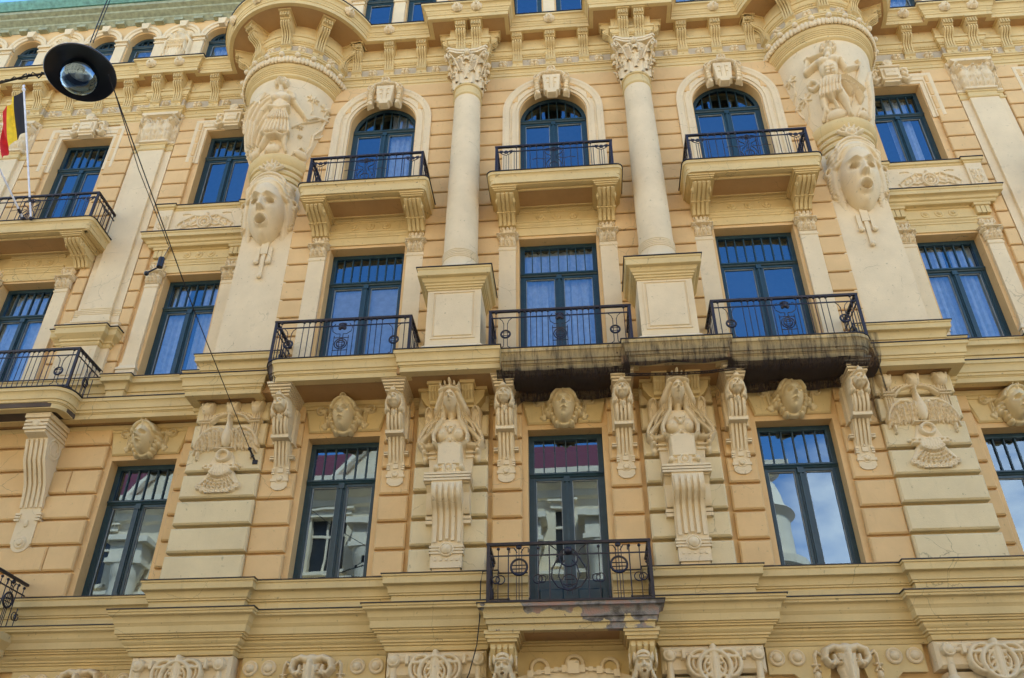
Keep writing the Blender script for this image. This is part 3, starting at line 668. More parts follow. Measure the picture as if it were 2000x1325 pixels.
# ------------------------------------------------------------------ windows
_pm = {}
def shared(key, fn):
    if key not in _pm: _pm[key] = fn()
    return _pm[key]
def window(cx, z0, z1, w, ywall, arch=False, ndiv=7, rec=.26, tfrac=.29, door=0, curtain=None, label=None, bars=True, mull=True):
    """window set back in its opening: part 'window' with frame; sub-parts sash, transom, mullion, glazing_bar, pane, curtain"""
    H = z1-z0; hw = w/2; F_ = .075; zt = z1-H*tfrac          # transom line
    if arch: zt = z1-hw-.02
    g = G()
    if arch:
        sp = z1-hw; out = [(-hw, 0), (-hw, sp-z0)]+[(x, z-z0) for x, z in arc(0, sp, hw, 180, 0, 20)][1:-1]+[(hw, sp-z0), (hw, 0)]
        inn = [(-hw+F_, F_), (-hw+F_, sp-z0)]+[(x, z-z0) for x, z in arc(0, sp, hw-F_, 180, 0, 20)][1:-1]+[(hw-F_, sp-z0), (hw-F_, F_)]
        n = len(out)
        for y0, y1 in ((-.0, .10),):
            V = [(x, y0, z) for x, z in out]+[(x, y0, z) for x, z in inn]+[(x, y1, z) for x, z in out]+[(x, y1, z) for x, z in inn]
            Fc = []
            for i in range(n):
                j = (i+1) % n; Fc += [(i, j, n+j, n+i), (n+i, n+j, 3*n+j, 3*n+i)]
            g.add(V, Fc)
        g.ring((0, .0, sp-z0), hw-F_-.01, .018, 24, 6, 0, PI)
    else:
        g.box(-hw, -hw+F_, 0, .1, 0, H); g.box(hw-F_, hw, 0, .1, 0, H); g.box(-hw+F_, hw-F_, 0, .1, H-F_, H); g.box(-hw+F_, hw-F_, 0, .1, 0, F_*.8)
        g.box(-hw+F_, -hw+F_+.025, -.012, .05, 0.07, H-F_); g.box(hw-F_-.025, hw-F_, -.012, .05, .07, H-F_); g.box(-hw+F_+.025, hw-F_-.025, -.012, .05, H-F_-.025, H-F_)
    W = part('window', g, 'frame', None, loc=(cx, ywall+rec, z0))
    if label: W['label'] = label
    zl = zt-z0
    g = G(); g.side([(.05, zl-.045), (-.02, zl-.045), (-.035, zl-.02), (-.06, zl), (-.06, zl+.03), (-.02, zl+.045), (.05, zl+.045)], -hw+.02, hw-.02)
    part('transom', g, 'frame', parent=W)
    if mull:
        g = G(); g.box(-.045, .045, -.02, .08, .05, zl-.045); g.box(-.022, .022, -.045, -.02, .05, zl-.10)
        g.box(-.055, .055, -.055, .02, zl-.15, zl-.045); g.box(-.05, .05, -.05, .0, .05, .16); part('mullion', g, 'frame', parent=W)
    # upper light
    a, b = -hw+F_, hw-F_; n = ndiv if bars else 1
    for i in range(n):
        x0, x1 = a+(b-a)*i/n, a+(b-a)*(i+1)/n
        if arch:
            R = hw-F_; sp = z1-hw-z0; 
            pts = [(x0, zl+.03)]+[(x1, zl+.03)]+[(x, sp+math.sqrt(max(0, R*R-x*x))) for x in np.linspace(x1, x0, 5)]
            g = G().add([(x, .05, z) for x, z in pts], [tuple(range(len(pts)))]); top = sp+math.sqrt(max(0, R*R-x1*x1))
        else:
            top = H-F_; g = G().add([(x0, .05, zl+.03), (x1, .05, zl+.03), (x1, .05, top), (x0, .05, top)], [(0, 1, 2, 3)])
        part('pane', g, 'glass', parent=W)
        if i < n-1 and top > zl+.1:
            g = G().box(x1-.011, x1+.011, .012, .075, zl+.04, top); part('glazing_bar', g, 'frame', parent=W)
    # casements
    zb = .06+door
    cols = [(a, -.045), (.045, b)] if mull else [(a, b)]
    for x0, x1 in cols:
        g = G(); t = .055
        for p in ((x0, x0+t, zb-.0, zl-.045), (x1-t, x1, zb, zl-.045), (x0+t, x1-t, zb, zb+t), (x0+t, x1-t, zl-.045-t, zl-.045)): g.box(p[0], p[1], .005, .075, p[2], p[3])
        if door:
            g.box(x0, x1, .005, .075, .02, zb); g.block(x0+.08, x1-.08, .01, -.015, .12, zb-.1, .02)
        q = part('sash', g, 'frame', parent=W)
        x0 += t; x1 -= t; zA_, zB_ = zb+t, zl-.045-t; e = .012
        g = G()
        for p in ((x0, x0+e, zA_, zB_), (x1-e, x1, zA_, zB_), (x0+e, x1-e, zA_, zA_+e), (x0+e, x1-e, zB_-e, zB_)): g.box(p[0], p[1], .03, .05, p[2], p[3])
        part('glazing_bead', g, 'bead', parent=W)
        tx, tz = rng.uniform(-.004, .004), rng.uniform(-.003, .003)
        g = G().add([(x0, .052+tx, zA_), (x1, .052-tx, zA_), (x1, .052-tx+tz, zB_), (x0, .052+tx+tz, zB_)], [(0, 1, 2, 3)]); part('pane', g, 'glass', parent=W)
    # what is seen inside
    g = G(); D = .9; x0, x1 = -hw+.01, hw-.01
    g.add([(x0, .11, 0), (x1, .11, 0), (x1, .11, H), (x0, .11, H), (x0-.3, D, -.1), (x1+.3, D, -.1), (x1+.3, D, H+.1), (x0-.3, D, H+.1)], [(4, 5, 6, 7), (0, 4, 7, 3), (1, 2, 6, 5), (0, 1, 5, 4), (3, 7, 6, 2)])
    part('room', g, 'room', parent=W)
    if curtain:
        if curtain == 'blind':
            g = G()
            for k in range(int((zl-.25-door)/.035)):
                z = zl-.08-k*.035; g.add([(a+.06, .13, z), (b-.06, .13, z), (b-.06, .155, z-.022), (a+.06, .155, z-.022)], [(0, 1, 2, 3)])
            part('blind', g, 'blind', parent=W)
        else:
            for side, (u0, u1) in enumerate(curtain):
                g = G(); xs = np.linspace(u0*w, u1*w, 40); V = []
                for zz in (.05, H-.06): V += [(x, .2+.035*math.sin(x*38+side)+.015*math.sin(x*91), zz) for x in xs]
                g.add(V, [(i, i+1, 41+i, 40+i) for i in range(39)]); part('curtain', g, 'curtain', 60, parent=W)
    return W
# lower storey
window(-4.24, 6.49, 9.30, 1.4, 0, ndiv=6); window(4.24, 6.49, 9.30, 1.4, 0, ndiv=6, curtain=None)
window(0, 5.75, 9.30, 1.4, 0, ndiv=6, door=.62, tfrac=.235, label='tall balcony door with solid lower panels')
for s in (-1, 1):
    window(s*8.5, 6.49, 9.30, 1.36, WING, ndiv=6); 
    window(s*12.5, 6.49, 9.30, 1.36, WING, ndiv=6)
# middle storey
window(-4.24, 10.5, 14.06, 1.69, 0, ndiv=8, tfrac=.235, curtain='blind', label='balcony window with lowered venetian blinds')
window(0, 10.5, 14.06, 1.69, 0, ndiv=8, tfrac=.235, curtain=[(-.46, .46)]); window(4.24, 10.5, 14.06, 1.69, 0, ndiv=8, tfrac=.235)
window(-8.5, 11.27, 14.08, 1.36, WING, ndiv=6, curtain=[(-.44, -.15), (.1, .4)]); window(8.5, 11.27, 14.08, 1.36, WING, ndiv=6, curtain=[(-.4, .0), (.12, .44)])
window(-12.5, 10.6, 14.08, 1.36, WING, ndiv=6, tfrac=.24, curtain=[(-.46, .46)]); window(12.5, 10.6, 14.08, 1.36, WING, ndiv=6, tfrac=.24)
# upper storey
window(-4.24, 15.2, 18.92, 1.64, 0, arch=True, ndiv=7, curtain=[(.08, .45)]); window(0, 15.2, 18.92, 1.64, 0, arch=True, ndiv=7); window(4.24, 15.2, 18.92, 1.64, 0, arch=True, ndiv=7)
for s in (-1, 1):
    window(s*8.5, 16.17, 18.97, 1.36, WING, ndiv=6, curtain=[(-.1, .3)] if s > 0 else None); window(s*12.5, 15.2, 18.97, 1.4, WING, ndiv=6, tfrac=.24)
for x in attC: window(x, 21.6, 24.15, .84, AT_C, arch=True, ndiv=4, mull=False, rec=.14, curtain=[(-.4, .4)] if x > 3 else None)
for s in (-1, 1):
    for x in attW: window(s*x, 21.6, 24.0, .84, AT_W, arch=True, ndiv=4, mull=False, rec=.2, curtain=[(-.4, .4)])

# reliefs used in several places --------------------------------------
def pil_cap(w, h, name='pilaster_capital'):
    "flat acanthus capital"
    r = Rel(-w*.68, w*.68, 0, h*1.02, w/34)
    r.rect(-w*.5, w*.5, 0, h*.1, .05); r.rect(-w*.46, w*.46, .08*h, h*.8, .02)
    for row, (z, k, hh) in enumerate([(.10, 4, .34), (.34, 3, .34)]):
        for i in range(k):
            x = (-.5+(i+.5)/k)*w*.98
            r.ell(x, (z+hh*.5)*h, w*.5/k, hh*.52*h, .05+.03*row, .02); r.cap(x, z*h, x, (z+hh*.9)*h, w*.03, w*.05, .09, .12)
            for d in (-1, 1): r.ell(x+d*w*.28/k, (z+hh*.55)*h, w*.16/k, hh*.3*h, .03, .05, a=d*.4)
    for d in (-1, 1):
        r.path([(x*w, z*h) for x, z in spiral(d*.44, .72, .17, 90, 1.3, 18, -d)], w*.035, .12)
        r.path([(d*.08*w, .42*h), (d*.2*w, .62*h), (d*.34*w, .84*h)], w*.03, .08)
        r.ell(d*.44*w, .72*h, w*.06, w*.06, .14)
    r.ring(0, .66*h, w*.13, w*.03, .12); r.ell(0, .66*h, w*.09, w*.09, .12)
    r.poly([(-w*.62, .88*h), (w*.62, .88*h), (w*.66, h), (-w*.66, h)], .11, 0, .01)
    for i in range(5): r.ell(rng.uniform(-.3, .3)*w, rng.uniform(.5, .85)*h, w*.05, w*.05, .1)
    return relmesh(name, r, smooth=60)
SC = pil_cap(.38, .36); BCAP = pil_cap(1.0, 1.12)
def acanthus_clasp():
    r = Rel(-.2, .2, 0, .26, .011)
    for d in (-1, 1):
        r.path([(x*.2, .02+z*.2) for x, z in spiral(d*.5, .62, .36, -90, 1.2, 16, d)], .018, .05); r.path([(0, .03), (d*.08, .10), (d*.12, .20)], .02, .05)
        r.ell(d*.07, .05, .04, .05, .05)
    r.ell(0, .12, .04, .08, .07); r.rect(-.18, .18, .22, .26, .05); return relmesh('acanthus_clasp', r, smooth=60)
CLASP = acanthus_clasp()
BOSS = G().lathe([(0, .055), (.03, .05), (.05, .03), (.052, .02), (.07, .018), (.09, .015), (.10, 0), (.10, -.02)], n=20).xf(lambda x, y, z: (x, -z, y)).mesh('boss', 'cream', 40)

def b_surround(c, y, hw, pw, proj_br, z0=10.5, zt=14.06, flat=False):
    "pilasters, capitals, architrave and frieze with bosses round a middle-storey window"
    for s in (-1, 1):
        a, b = sorted((c+s*(hw+.07), c+s*(hw+.07+pw))); m = (a+b)/2
        g = G(); g.box(a-.05, b+.05, y-.13, y, z0, z0+.30); g.sweep([(a-.05, y), (a-.05, y-.13), (b+.05, y-.13), (b+.05, y)][::1], [(-.02, z0+.30), (.02, z0+.31), (.02, z0+.34), (-.02, z0+.40), (-.03, z0+.44)])
        g.box(a-.02, b+.02, y-.10, y, z0+.30, z0+.5)
        for k in (-1, 0, 1): g.ball((m+k*.11, y-.13, z0+.17), (.028, .015, .028), 8, 5)
        part('pilaster_base', g, 'stone', 30)
        g = G(); g.block(a, b, y, y-.085, z0+.5, 13.68, .006); part('pilaster_shaft', g, 'stone')
        g = G(); g.sweep([(a, y), (a, y-.085), (b, y-.085), (b, y)], [(-.03, 13.68), (.0, 13.68), (.015, 13.70), (.015, 13.73), (.0, 13.74), (.0, 13.79), (-.03, 13.79)]); part('pilaster_necking', g, 'stone')
        link('pilaster_capital', SC, B, (m, y-.06, 13.79)); g = G().box(a+.01, b-.01, y-.06, y, 13.79, 14.5); part('pilaster_block', g, 'cream')
        link('acanthus_clasp', CLASP, B, (m, y-.06, 14.17))
    X0, X1 = c-hw-.07-pw, c+hw+.07+pw
    g = G(); g.box(c-hw-.07, c+hw+.07, y-.03, y, zt+.07, zt+.28); g.box(c-hw-.07, c+hw+.07, y-.045, y, zt+.28, zt+.33); g.sweep([(c-hw-.07, y), (c+hw+.07, y)], [(0, zt+.33), (.05, zt+.33), (.07, zt+.36), (.07, zt+.40), (.09, zt+.41), (.09, zt+.44), (0, zt+.46)])
    part('window_architrave', g, 'cream')
    g = G(); g.box(X0, X1, y-.02, y, zt+.44, 14.97); g.sweep([(c-hw-.0, y-.02), (c+hw, y-.02)], [(0, 14.78), (.03, 14.79), (.03, 14.82), (.06, 14.83), (.09, 14.87), (0, 14.87)]); part('window_frieze', g, 'cream')
    for k in (-1, 0, 1): link('boss', BOSS, B, (c+k*hw*.44, y-.02, 14.66))
for c in BAYS: b_surround(c, 0, .845, .37, .8)
for s in (-1, 1):
    for w in (8.5, 12.5): b_surround(s*w, WING, .68, .32, .3, z0=11.12 if w == 8.5 else 10.5)

# balcony brackets (fluted scroll)
def bracket_mesh(w=.38, h=.55, d=.78):
    g = G(); hw = w/2
    pr = [(0, 0), (-.07, .0), (-.10, .06), (-.16, .14), (-.30, .22), (-.50, .28), (-.66, .33), (-.72, .39), (-.70, .44), (0, .44)]
    pr = [(y*d/.78, z*h/.55) for y, z in pr]
    g.side(pr, -hw, hw)
    for k in range(4):
        x = -hw+.05+k*(w-.1)/3
        g.side([(y-.03 if 0 < i < 9 else y, z-.02) for i, (y, z) in enumerate(pr)], x-.032, x+.032)
    g.box(-hw-.015, hw+.015, -d*.42, -.0, h*.33, h*.40)
    g.box(-hw-.04, hw+.04, -d, .0, h*.80, h*.86); g.box(-hw-.07, hw+.07, -d-.03, .0, h*.86, h*.93); g.box(-hw-.09, hw+.09, -d-.06, 0, h*.93, h)
    for s in (-1, 1):   # side volutes
        g.lathe([(0, .03), (.05, .025), (.08, .0), (.12, .01), (.14, 0), (.14, -.02)], n=16).xf(lambda x, y, z: (x, y, z))
        n0 = len(g.V)-16*6
        for i in range(n0, len(g.V)):
            x, y, z = g.V[i]; g.V[i] = (s*(hw+z), -d*.68+x*.75, h*.62+y*.75)
    return g.mesh('balcony_bracket', 'cream', 35)
BRK = bracket_mesh()

# ------------------------------------------------------------------ balconies
def iron_ring(g, x, y, z, R, r=.012): g.ring((x, y, z), R, r, 18, 5)
def panel_lyre(kind):
    "ornament geometry at origin, z up from 0 to rail height h; lies in xz plane"
    g = G(); t = .011
    if kind == 'lyre':      # upper balconies centre
        for s in (-1, 1):
            g.tube([(s*x, 0, z) for x, z in [(.03, .05), (.13, .10), (.17, .2), (.13, .30), (.07, .36), (.07, .46), (.16, .52), (.2, .60), (.17, .68), (.08, .70), (.05, .64), (.09, .60)]], t, 5)
            g.tube([(s*x, 0, z) for x, z in [(.10, .40), (.22, .36), (.36, .40), (.48, .37)]], t*.8, 4)
            g.tube([(s*.035, 0, .04), (s*.035, 0, .62)], t*.7, 4); g.tube([(s*.19, 0, 0), (s*.19, 0, .62)], t, 4)
        iron_ring(g, 0, 0, .16, .10); iron_ring(g, 0, 0, .66, .06, .014); g.ball((0, 0, .66), .035, 8, 5)
        g.tube([(0, 0, .02), (0, 0, .7)], t, 4); g.tube([(-.2, 0, .62), (.2, 0, .62)], t*.7, 4)
    elif kind == 'corner':
        for k in (-.05, 0, .05): g.tube([(k, 0, .06), (k, 0, .55)], t*.7, 4)
        g.tube([(-.09, 0, .04), (-.09, 0, .1), (-.05, 0, .06), (.05, 0, .06), (.09, 0, .1), (.09, 0, .04)], t*.8, 4)
        for s in (-1, 1):
            g.tube([(s*x, 0, z) for x, z in [(.0, .55), (.1, .60), (.17, .68)]], t, 4); g.tube([(s*x, 0, z) for x, z in [(.02, .60), (.08, .69), (.15, .70)]], t, 4)
            iron_ring(g, s*.11, 0, .655, .03, .01)
            g.tube([(s*.18, 0, 0), (s*.18, 0, .7)], t*.8, 4)
        iron_ring(g, 0, 0, .65, .035, .014)
    elif kind == 'roundel':     # middle balconies side ornament
        iron_ring(g, 0, 0, .37, .085, .020)
        for k in (-.035, .035): g.tube([(k, 0, .14), (k, 0, .62)], t*.8, 4)
        for z in (.34, .40): g.tube([(-.08, 0, z), (.08, 0, z)], t*.8, 4)
        for s in (-1, 1):
            g.tube([(s*x, 0, z) for x, z in [(.035, .14), (.04, .09), (.09, .06), (.09, 0)]], t*.8, 4); g.tube([(s*x, 0, z) for x, z in [(.035, .6), (.06, .68), (.12, .74), (.17, .75)]], t*.8, 4)
    elif kind == 'midmask':
        iron_ring(g, 0, 0, .33, .12, .012); iron_ring(g, 0, 0, .33, .08, .014)
        for k in (-.03, .03): g.tube([(k, 0, 0), (k, 0, .56)], t*.8, 4)
        for s in (-1, 1):
            g.tube([(s*.14, 0, 0), (s*.14, 0, .52)], t*.8, 4)
            g.tube([(s*x, 0, z) for x, z in [(.03, .56), (.10, .56), (.18, .62), (.2, .72), (.14, .80)]], t*.9, 4)
            g.ball((s*.045, 0, .70), (.04, .03, .05), 8, 5)
        for z in (.18, .47): g.tube([(-.15, 0, z), (.15, 0, z)], t, 4)
        for z in (.30, .36): g.tube([(-.08, 0, z), (.08, 0, z)], t*.8, 4)
        g.ball((0, -.02, .72), (.05, .04, .06), 8, 6); g.ball((0, 0, .79), (.09, .03, .035), 8, 5)
    elif kind == 'peacock':     # lowest balcony centre
        g.ball((0, -.03, .80), .068, 12, 8); iron_ring(g, 0, 0, .70, .15, .013)
        for s in (-1, 1):
            g.tube([(s*x, 0, z) for x, z in [(.30, .92), (.2, .84), (.1, .70), (.02, .86)]], t, 4)
            g.tube([(s*x, 0, z) for x, z in [(.0, .16), (.18, .22), (.28, .36), (.27, .52), (.18, .68), (.1, .78)]], t*1.2, 5)
            g.tube([(s*x, 0, z) for x, z in [(.0, .22), (.12, .28), (.17, .40), (.13, .56), (.06, .66)]], t, 5)
            g.tube([(s*.31, 0, 0), (s*.31, 0, .95)], t*1.2, 4)
        for k in (-.04, .04): g.tube([(k, 0, .1), (k, 0, .6)], t*.8, 4)
        iron_ring(g, 0, 0, .30, .12, .012)
        for z in (.26, .34): g.tube([(-.08, 0, z), (.08, 0, z)], t*.8, 4)
    elif kind == 'lowside':
        iron_ring(g, 0, 0, .56, .13, .02)
        for k in (-.045, 0, .045): g.tube([(k, 0, .02), (k, 0, .86)], t*.7, 4)
        for z in (.53, .59): g.tube([(-.11, 0, z), (.11, 0, z)], t, 4)
        for s in (-1, 1):
            g.tube([(s*.17, 0, .05), (s*.17, 0, .86)], t*.8, 4); iron_ring(g, s*.30, 0, .36, .07, .010); iron_ring(g, s*.37, 0, .36, .06, .010)
            g.tube([(s*x, 0, z) for x, z in [(.03, .80), (.08, .88), (.15, .88), (.15, .80)]], t, 4); g.ball((s*.17, 0, .05), .022, 6, 4)
        g.ball((0, 0, .89), (.05, .03, .04), 8, 5)
    return g.mesh(kind, 'iron', 40)
ORN = {k: panel_lyre(k) for k in ('lyre', 'corner', 'roundel', 'midmask', 'peacock', 'lowside')}
def bar_mesh(h, finial, r=.0085):
    def f():
        g = G().tube([(0, 0, 0), (0, 0, h)], r, 5)
        if finial: g.ball((0, 0, h), .028, 8, 5)
        return g.mesh('baluster', 'iron', 40)
    return shared(('bar', h, finial), f)
def railing(P, z, h, style, parent_name='balcony_railing', rail_drop=.16):
    gj = G() if P[1][0] > 8 else None      # far right wing, outside the photograph: bars joined
    "P: plan polyline of the railing (left wall, corner, corner, right wall)"
    g = G(); pr = [(-.028, z+h-.028), (.028, z+h-.028), (.034, z+h+.005), (.02, z+h+.022), (-.02, z+h+.022), (-.034, z+h+.005)]
    g.sweep(P, pr); R = part('balcony_railing', g, 'iron', None)
    g = G(); g.sweep(P, [(-.01, z+h-rail_drop-.01), (.01, z+h-rail_drop-.01), (.01, z+h-rail_drop+.01), (-.01, z+h-rail_drop+.01)])
    part('lower_rail', g, 'iron', parent=R)
    g = G(); g.sweep(P, [(-.014, z+.03), (.014, z+.03), (.014, z+.05), (-.014, z+.05)]); part('bottom_rail', g, 'iron', parent=R)
    for i in (1, 2):
        g = G(); x, y = P[i]; g.box(x-.024, x+.024, y-.024, y+.024, z, z+h); part('corner_post', g, 'iron', parent=R)
    def bars(p, q, centre, ends, n, gapc, gape, finial):
        p, q = Vector(p), Vector(q); L = (q-p).length; d = (q-p)/L; a = math.atan2(d.y, d.x)
        zones = []
        if centre: link('iron_ornament', ORN[centre], R, (*((p+q)/2), z+.02), a); zones.append((L/2-gapc, L/2+gapc))
        if ends:
            for e in (gape, L-gape): link('iron_ornament', ORN[ends], R, (*(p+d*e), z+.02), a); zones.append((e-.17, e+.17))
        for i in range(1, n):
            t = L*i/n
            if any(u < t < v for u, v in zones): continue
            if gj is not None: q_ = p+d*t; gj.tube([(q_.x, q_.y, z+.02), (q_.x, q_.y, z+h-rail_drop)], .0085, 4); continue
            link('baluster', bar_mesh(round(h-rail_drop+(.10 if finial else 0), 3), finial), R, (*(p+d*t), z+.02), 0)
    n = {'up': 17, 'mid': 24, 'low': 16}[style]; L = (Vector(P[2])-Vector(P[1])).length
    if L > 3.5: n = int(n*L/2.6)
    c, e = {'up': ('lyre', 'corner'), 'mid': ('midmask', 'roundel'), 'low': ('peacock', 'lowside')}[style]
    bars(P[1], P[2], c, e, n, .2 if style != 'low' else .33, {'up': .22, 'mid': .30, 'low': .50}[style], True)
    sn = 7 if style != 'low' else 6
    bars(P[0], P[1], None, None, sn, 0, 0, True); bars(P[2], P[3], None, None, sn, 0, 0, True)
    for i in (0, 2):
        p, q = Vector(P[i]), Vector(P[i+1]); m = (p+q)/2; d = q-p; link('iron_ornament', ORN[e], R, (m.x, m.y, z+.02), math.atan2(d.y, d.x))
    if gj is not None: link('baluster', gj.mesh('baluster', 'iron'), R, kind='stuff')
    return R
def rounded(x0, x1, yb, yf, r, n=5):
    P = [(x0, yb), (x0, yf+r)]
    P += [(x0+r-r*math.cos(t), yf+r-r*math.sin(t)) for t in np.linspace(0, PI/2, n)][1:]
    P += [(x1-r+r*math.sin(t), yf+r-r*math.cos(t)) for t in np.linspace(0, PI/2, n)]
    return P+[(x1, yb)]
def upper_balcony(c, yw, hw, d, rh=1.28, label=None, brx=1.1):
    yf = yw-d; z0, z1 = 14.83, 15.16
    P = rounded(c-hw, c+hw, yw, yf, .12)
    g = G(); g.sweep(P, [(-.20, z0), (-.10, z0), (-.10, z0+.04), (-.07, z0+.05), (-.07, z0+.12), (-.055, z0+.125), (-.055, z0+.15)]+cove(-.055, z0+.15, 0, z0+.25, 4, -1)+[(0, z0+.25), (0, z1), (-.2, z1)])
    o = part('balcony_slab', g, 'flaky' if label else 'cream', 30, label=label)
    g = G(); g.prism_xy([(x*1+(c-x)*.04, y+.05) for x, y in P[1:-1]]+[(P[-1][0]-.05, yw), (P[0][0]+.05, yw)], z0+.02, z1-.01); part('slab_soffit', g, 'cream')
    # sunken soffit panel with its frame
    g = G().box(c-hw*.55, c+hw*.55, yf+.30, yw-.22, z0-.002, z0+.02); part('soffit_panel', g, 'ochre')
    g = G(); xs = (c-hw*.55, c+hw*.55); ys = (yf+.30, yw-.22)
    g.sweep([(xs[0], ys[0]), (xs[0], ys[1]), (xs[1], ys[1]), (xs[1], ys[0])], [(-.03, z0-.02), (0.0, z0-.02), (0.0, z0+.02), (-.03, z0+.02)], closed=True); part('soffit_frame', g, 'cream')
    g = G(); g.sweep(P, [(-.3, z1), (.022, z1), (.022, z1+.018), (-.3, z1+.018)]); part('flashing', g, 'flash')
    for s in (-1, 1):
        link('balcony_bracket', BRK, B, (c+s*brx, yw-.06, 14.36), scale=(1, (d-.22)/.78, .87))
    railing([(c-rh, yw), (c-rh, yf+.10), (c+rh, yf+.10), (c+rh, yw)], z1+.02, .84, 'up')
upper_balcony(-4.24, 0, 1.47, 1.02, label='upper balcony slab with cracked flaking edge'); upper_balcony(0, 0, 1.47, 1.02); upper_balcony(4.24, 0, 1.47, 1.02)
for s in (-1, 1): upper_balcony(s*12.5, WING, 1.75, 1.0, rh=1.6, brx=1.25)
# middle balconies on the storey cornice
for c in BAYS: railing([(c-1.34, -.02), (c-1.34, -.99), (c+1.34, -.99), (c+1.34, -.02)], 10.46, .93, 'mid')
for s in (-1, 1):
    c = s*12.5; P = rounded(c-2.66, c+2.66, .1, -.50, .35, 7)
    g = G(); g.sweep(P, [(o, z) for o, z in prof2]+[(-.3, 10.44), (-.3, 10.02)]); part('balcony_slab', g, 'cream', 30)
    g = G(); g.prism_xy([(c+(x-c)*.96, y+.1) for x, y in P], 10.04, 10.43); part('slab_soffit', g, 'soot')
    g = G(); g.sweep(P, [(-.5, 10.447), (.022, 10.447), (.022, 10.465), (-.5, 10.465)]); part('flashing', g, 'flash')
    railing([(c-2.55, WING), (c-2.55, -.40), (c+2.55, -.40), (c+2.55, WING)], 10.48, .93, 'mid')
    # lowest wing balcony
    g = G(); P = [(c-2.66, .3), (c-2.66, -.50), (c+2.66, -.50), (c+2.66, .3)]; g.sweep(P, [(-.3, 5.40), (-.1, 5.40), (-.1, 5.5), (0, 5.62), (0, 5.74), (-.3, 5.74)]); g.prism_xy([(c-2.4, .6), (c-2.4, -.25), (c+2.4, -.25), (c+2.4, .6)], 5.44, 5.73); part('balcony_slab', g, 'cream')
    railing([(c-2.45, WING), (c-2.45, -.42), (c+2.45, -.42), (c+2.45, WING)], 5.76, .98, 'low', rail_drop=.2)
# lowest balcony, centre
P = [(-1.45, .1), (-1.45, -1.05), (1.45, -1.05), (1.45, .1)]
g = G(); g.sweep(P, [(-.3, 5.33), (-.16, 5.33), (-.16, 5.42), (-.12, 5.43), (-.12, 5.50), (-.09, 5.51), (-.09, 5.56)]+cove(-.09, 5.56, 0, 5.66, 4, -1)+[(0, 5.66), (0, 5.715), (-.3, 5.715)])
part('balcony_slab', g, 'worn', 30, label='lowest balcony slab with plaster broken away along its front edge')
g = G().box(-1.28, 1.28, -.88, .02, 5.345, 5.71); part('slab_soffit', g, 'cream')
g = G().box(-.75, .75, -.72, -.25, 5.338, 5.35); part('soffit_panel', g, 'ochre')
g = G(); g.sweep(P, [(-.4, 5.717), (.02, 5.717), (.02, 5.733), (-.4, 5.733)]); part('flashing', g, 'flash')
railing([(-1.30, -.02), (-1.30, -.96), (1.30, -.96), (1.30, -.02)], 5.73, .97, 'low', rail_drop=.20)

# ------------------------------------------------------------------ arched architraves and their keystones (upper storey)
def arch_trim(c):
    ri, ro = .845, 1.24; sp = 18.10; g = G()
    prof = [(0, 0), (.0, .045), (.07, .05), (.07, .075), (.16, .08), (.18, .055), (.21, .055), (.23, .10), (.30, .11), (.33, .13), (.385, .13), (.395, .0)]
    path = [(-1, 15.18), (-1, sp)]+[(math.cos(t)*-1, sp+math.sin(t)) for t in np.linspace(0, PI, 25)][1:-1]+[(1, sp), (1, 15.18)]
    V = []; m = len(prof)
    for i, (u, z) in enumerate(path):
        for o, h in prof:
            r = ri+o
            if z <= sp: V.append((c+u*r, -h, z))
            else:
                a = math.atan2(z-sp, u); V.append((c+r*math.cos(a), -h, sp+r*math.sin(a)))
    F = [(i*m+j, (i+1)*m+j, (i+1)*m+j+1, i*m+j+1) for i in range(len(path)-1) for j in range(m-1)]
    g.add(V, F); part('arch_architrave', g, 'stone', 30)
for c in BAYS: arch_trim(c)
def keystone_mesh():
    r = Rel(-.52, .52, 0, 1.12, .013)
    r.poly([(-.22, .14), (.22, .14), (.28, .82), (-.28, .82)], .12, .02, .02)
    r.poly([(-.13, .04), (.13, .04), (.18, .2), (-.18, .2)], .14, .02, .02)
    for s in (-1, 1):
        r.poly([(s*.30, .10), (s*.48, .02), (s*.50, .16), (s*.36, .26)][::s], .13, 0); r.poly([(s*.34, .26), (s*.46, .18), (s*.50, .62), (s*.38, .66)][::s], .12, 0)
        r.poly([(s*.36, .62), (s*.52, .58), (s*.52, .72), (s*.36, .80)][::s], .14, 0)
        for z in (.28, .38, .48, .58): r.cap(s*.36, z, s*.48, z-.04, .022, h1=.05, b=.10)
        r.path([(s*.40, .72), (s*.30, .86), (s*.12, .90)], .04, .10, .08); 
        r.rect(min(s*.05, s*.08), max(s*.05, s*.08), .26, .70, .035, .13); r.rect(min(s*.05, s*.16), max(s*.05, s*.16), .62, .68, .035, .13); r.rect(min(s*.05, s*.14), max(s*.05, s*.14), .44, .49, .035, .13)
        r.path([(s*x, z) for x, z in spiral(.40, .68, .12, 90, 1.3, 16, -1)], .025, .08, .10)
        r.ell(s*.43, .12, .05, .06, .08, .1)
    r.poly([(-.16, .84), (.16, .84), (.13, 1.06), (-.13, 1.06)], .15); r.ring(0, .98, .11, .03, .08, .12); r.ell(0, .9, .10, .06, .1, .12)
    for x in (-.09, 0, .09): r.rect(x-.025, x+.025, .99, 1.06, .05, .14)
    return relmesh('shield_keystone', r, smooth=45)
KEY = keystone_mesh()
for c in BAYS: link('shield_keystone', KEY, B, (c, -.10, 18.52), scale=(.88, 1, .94))
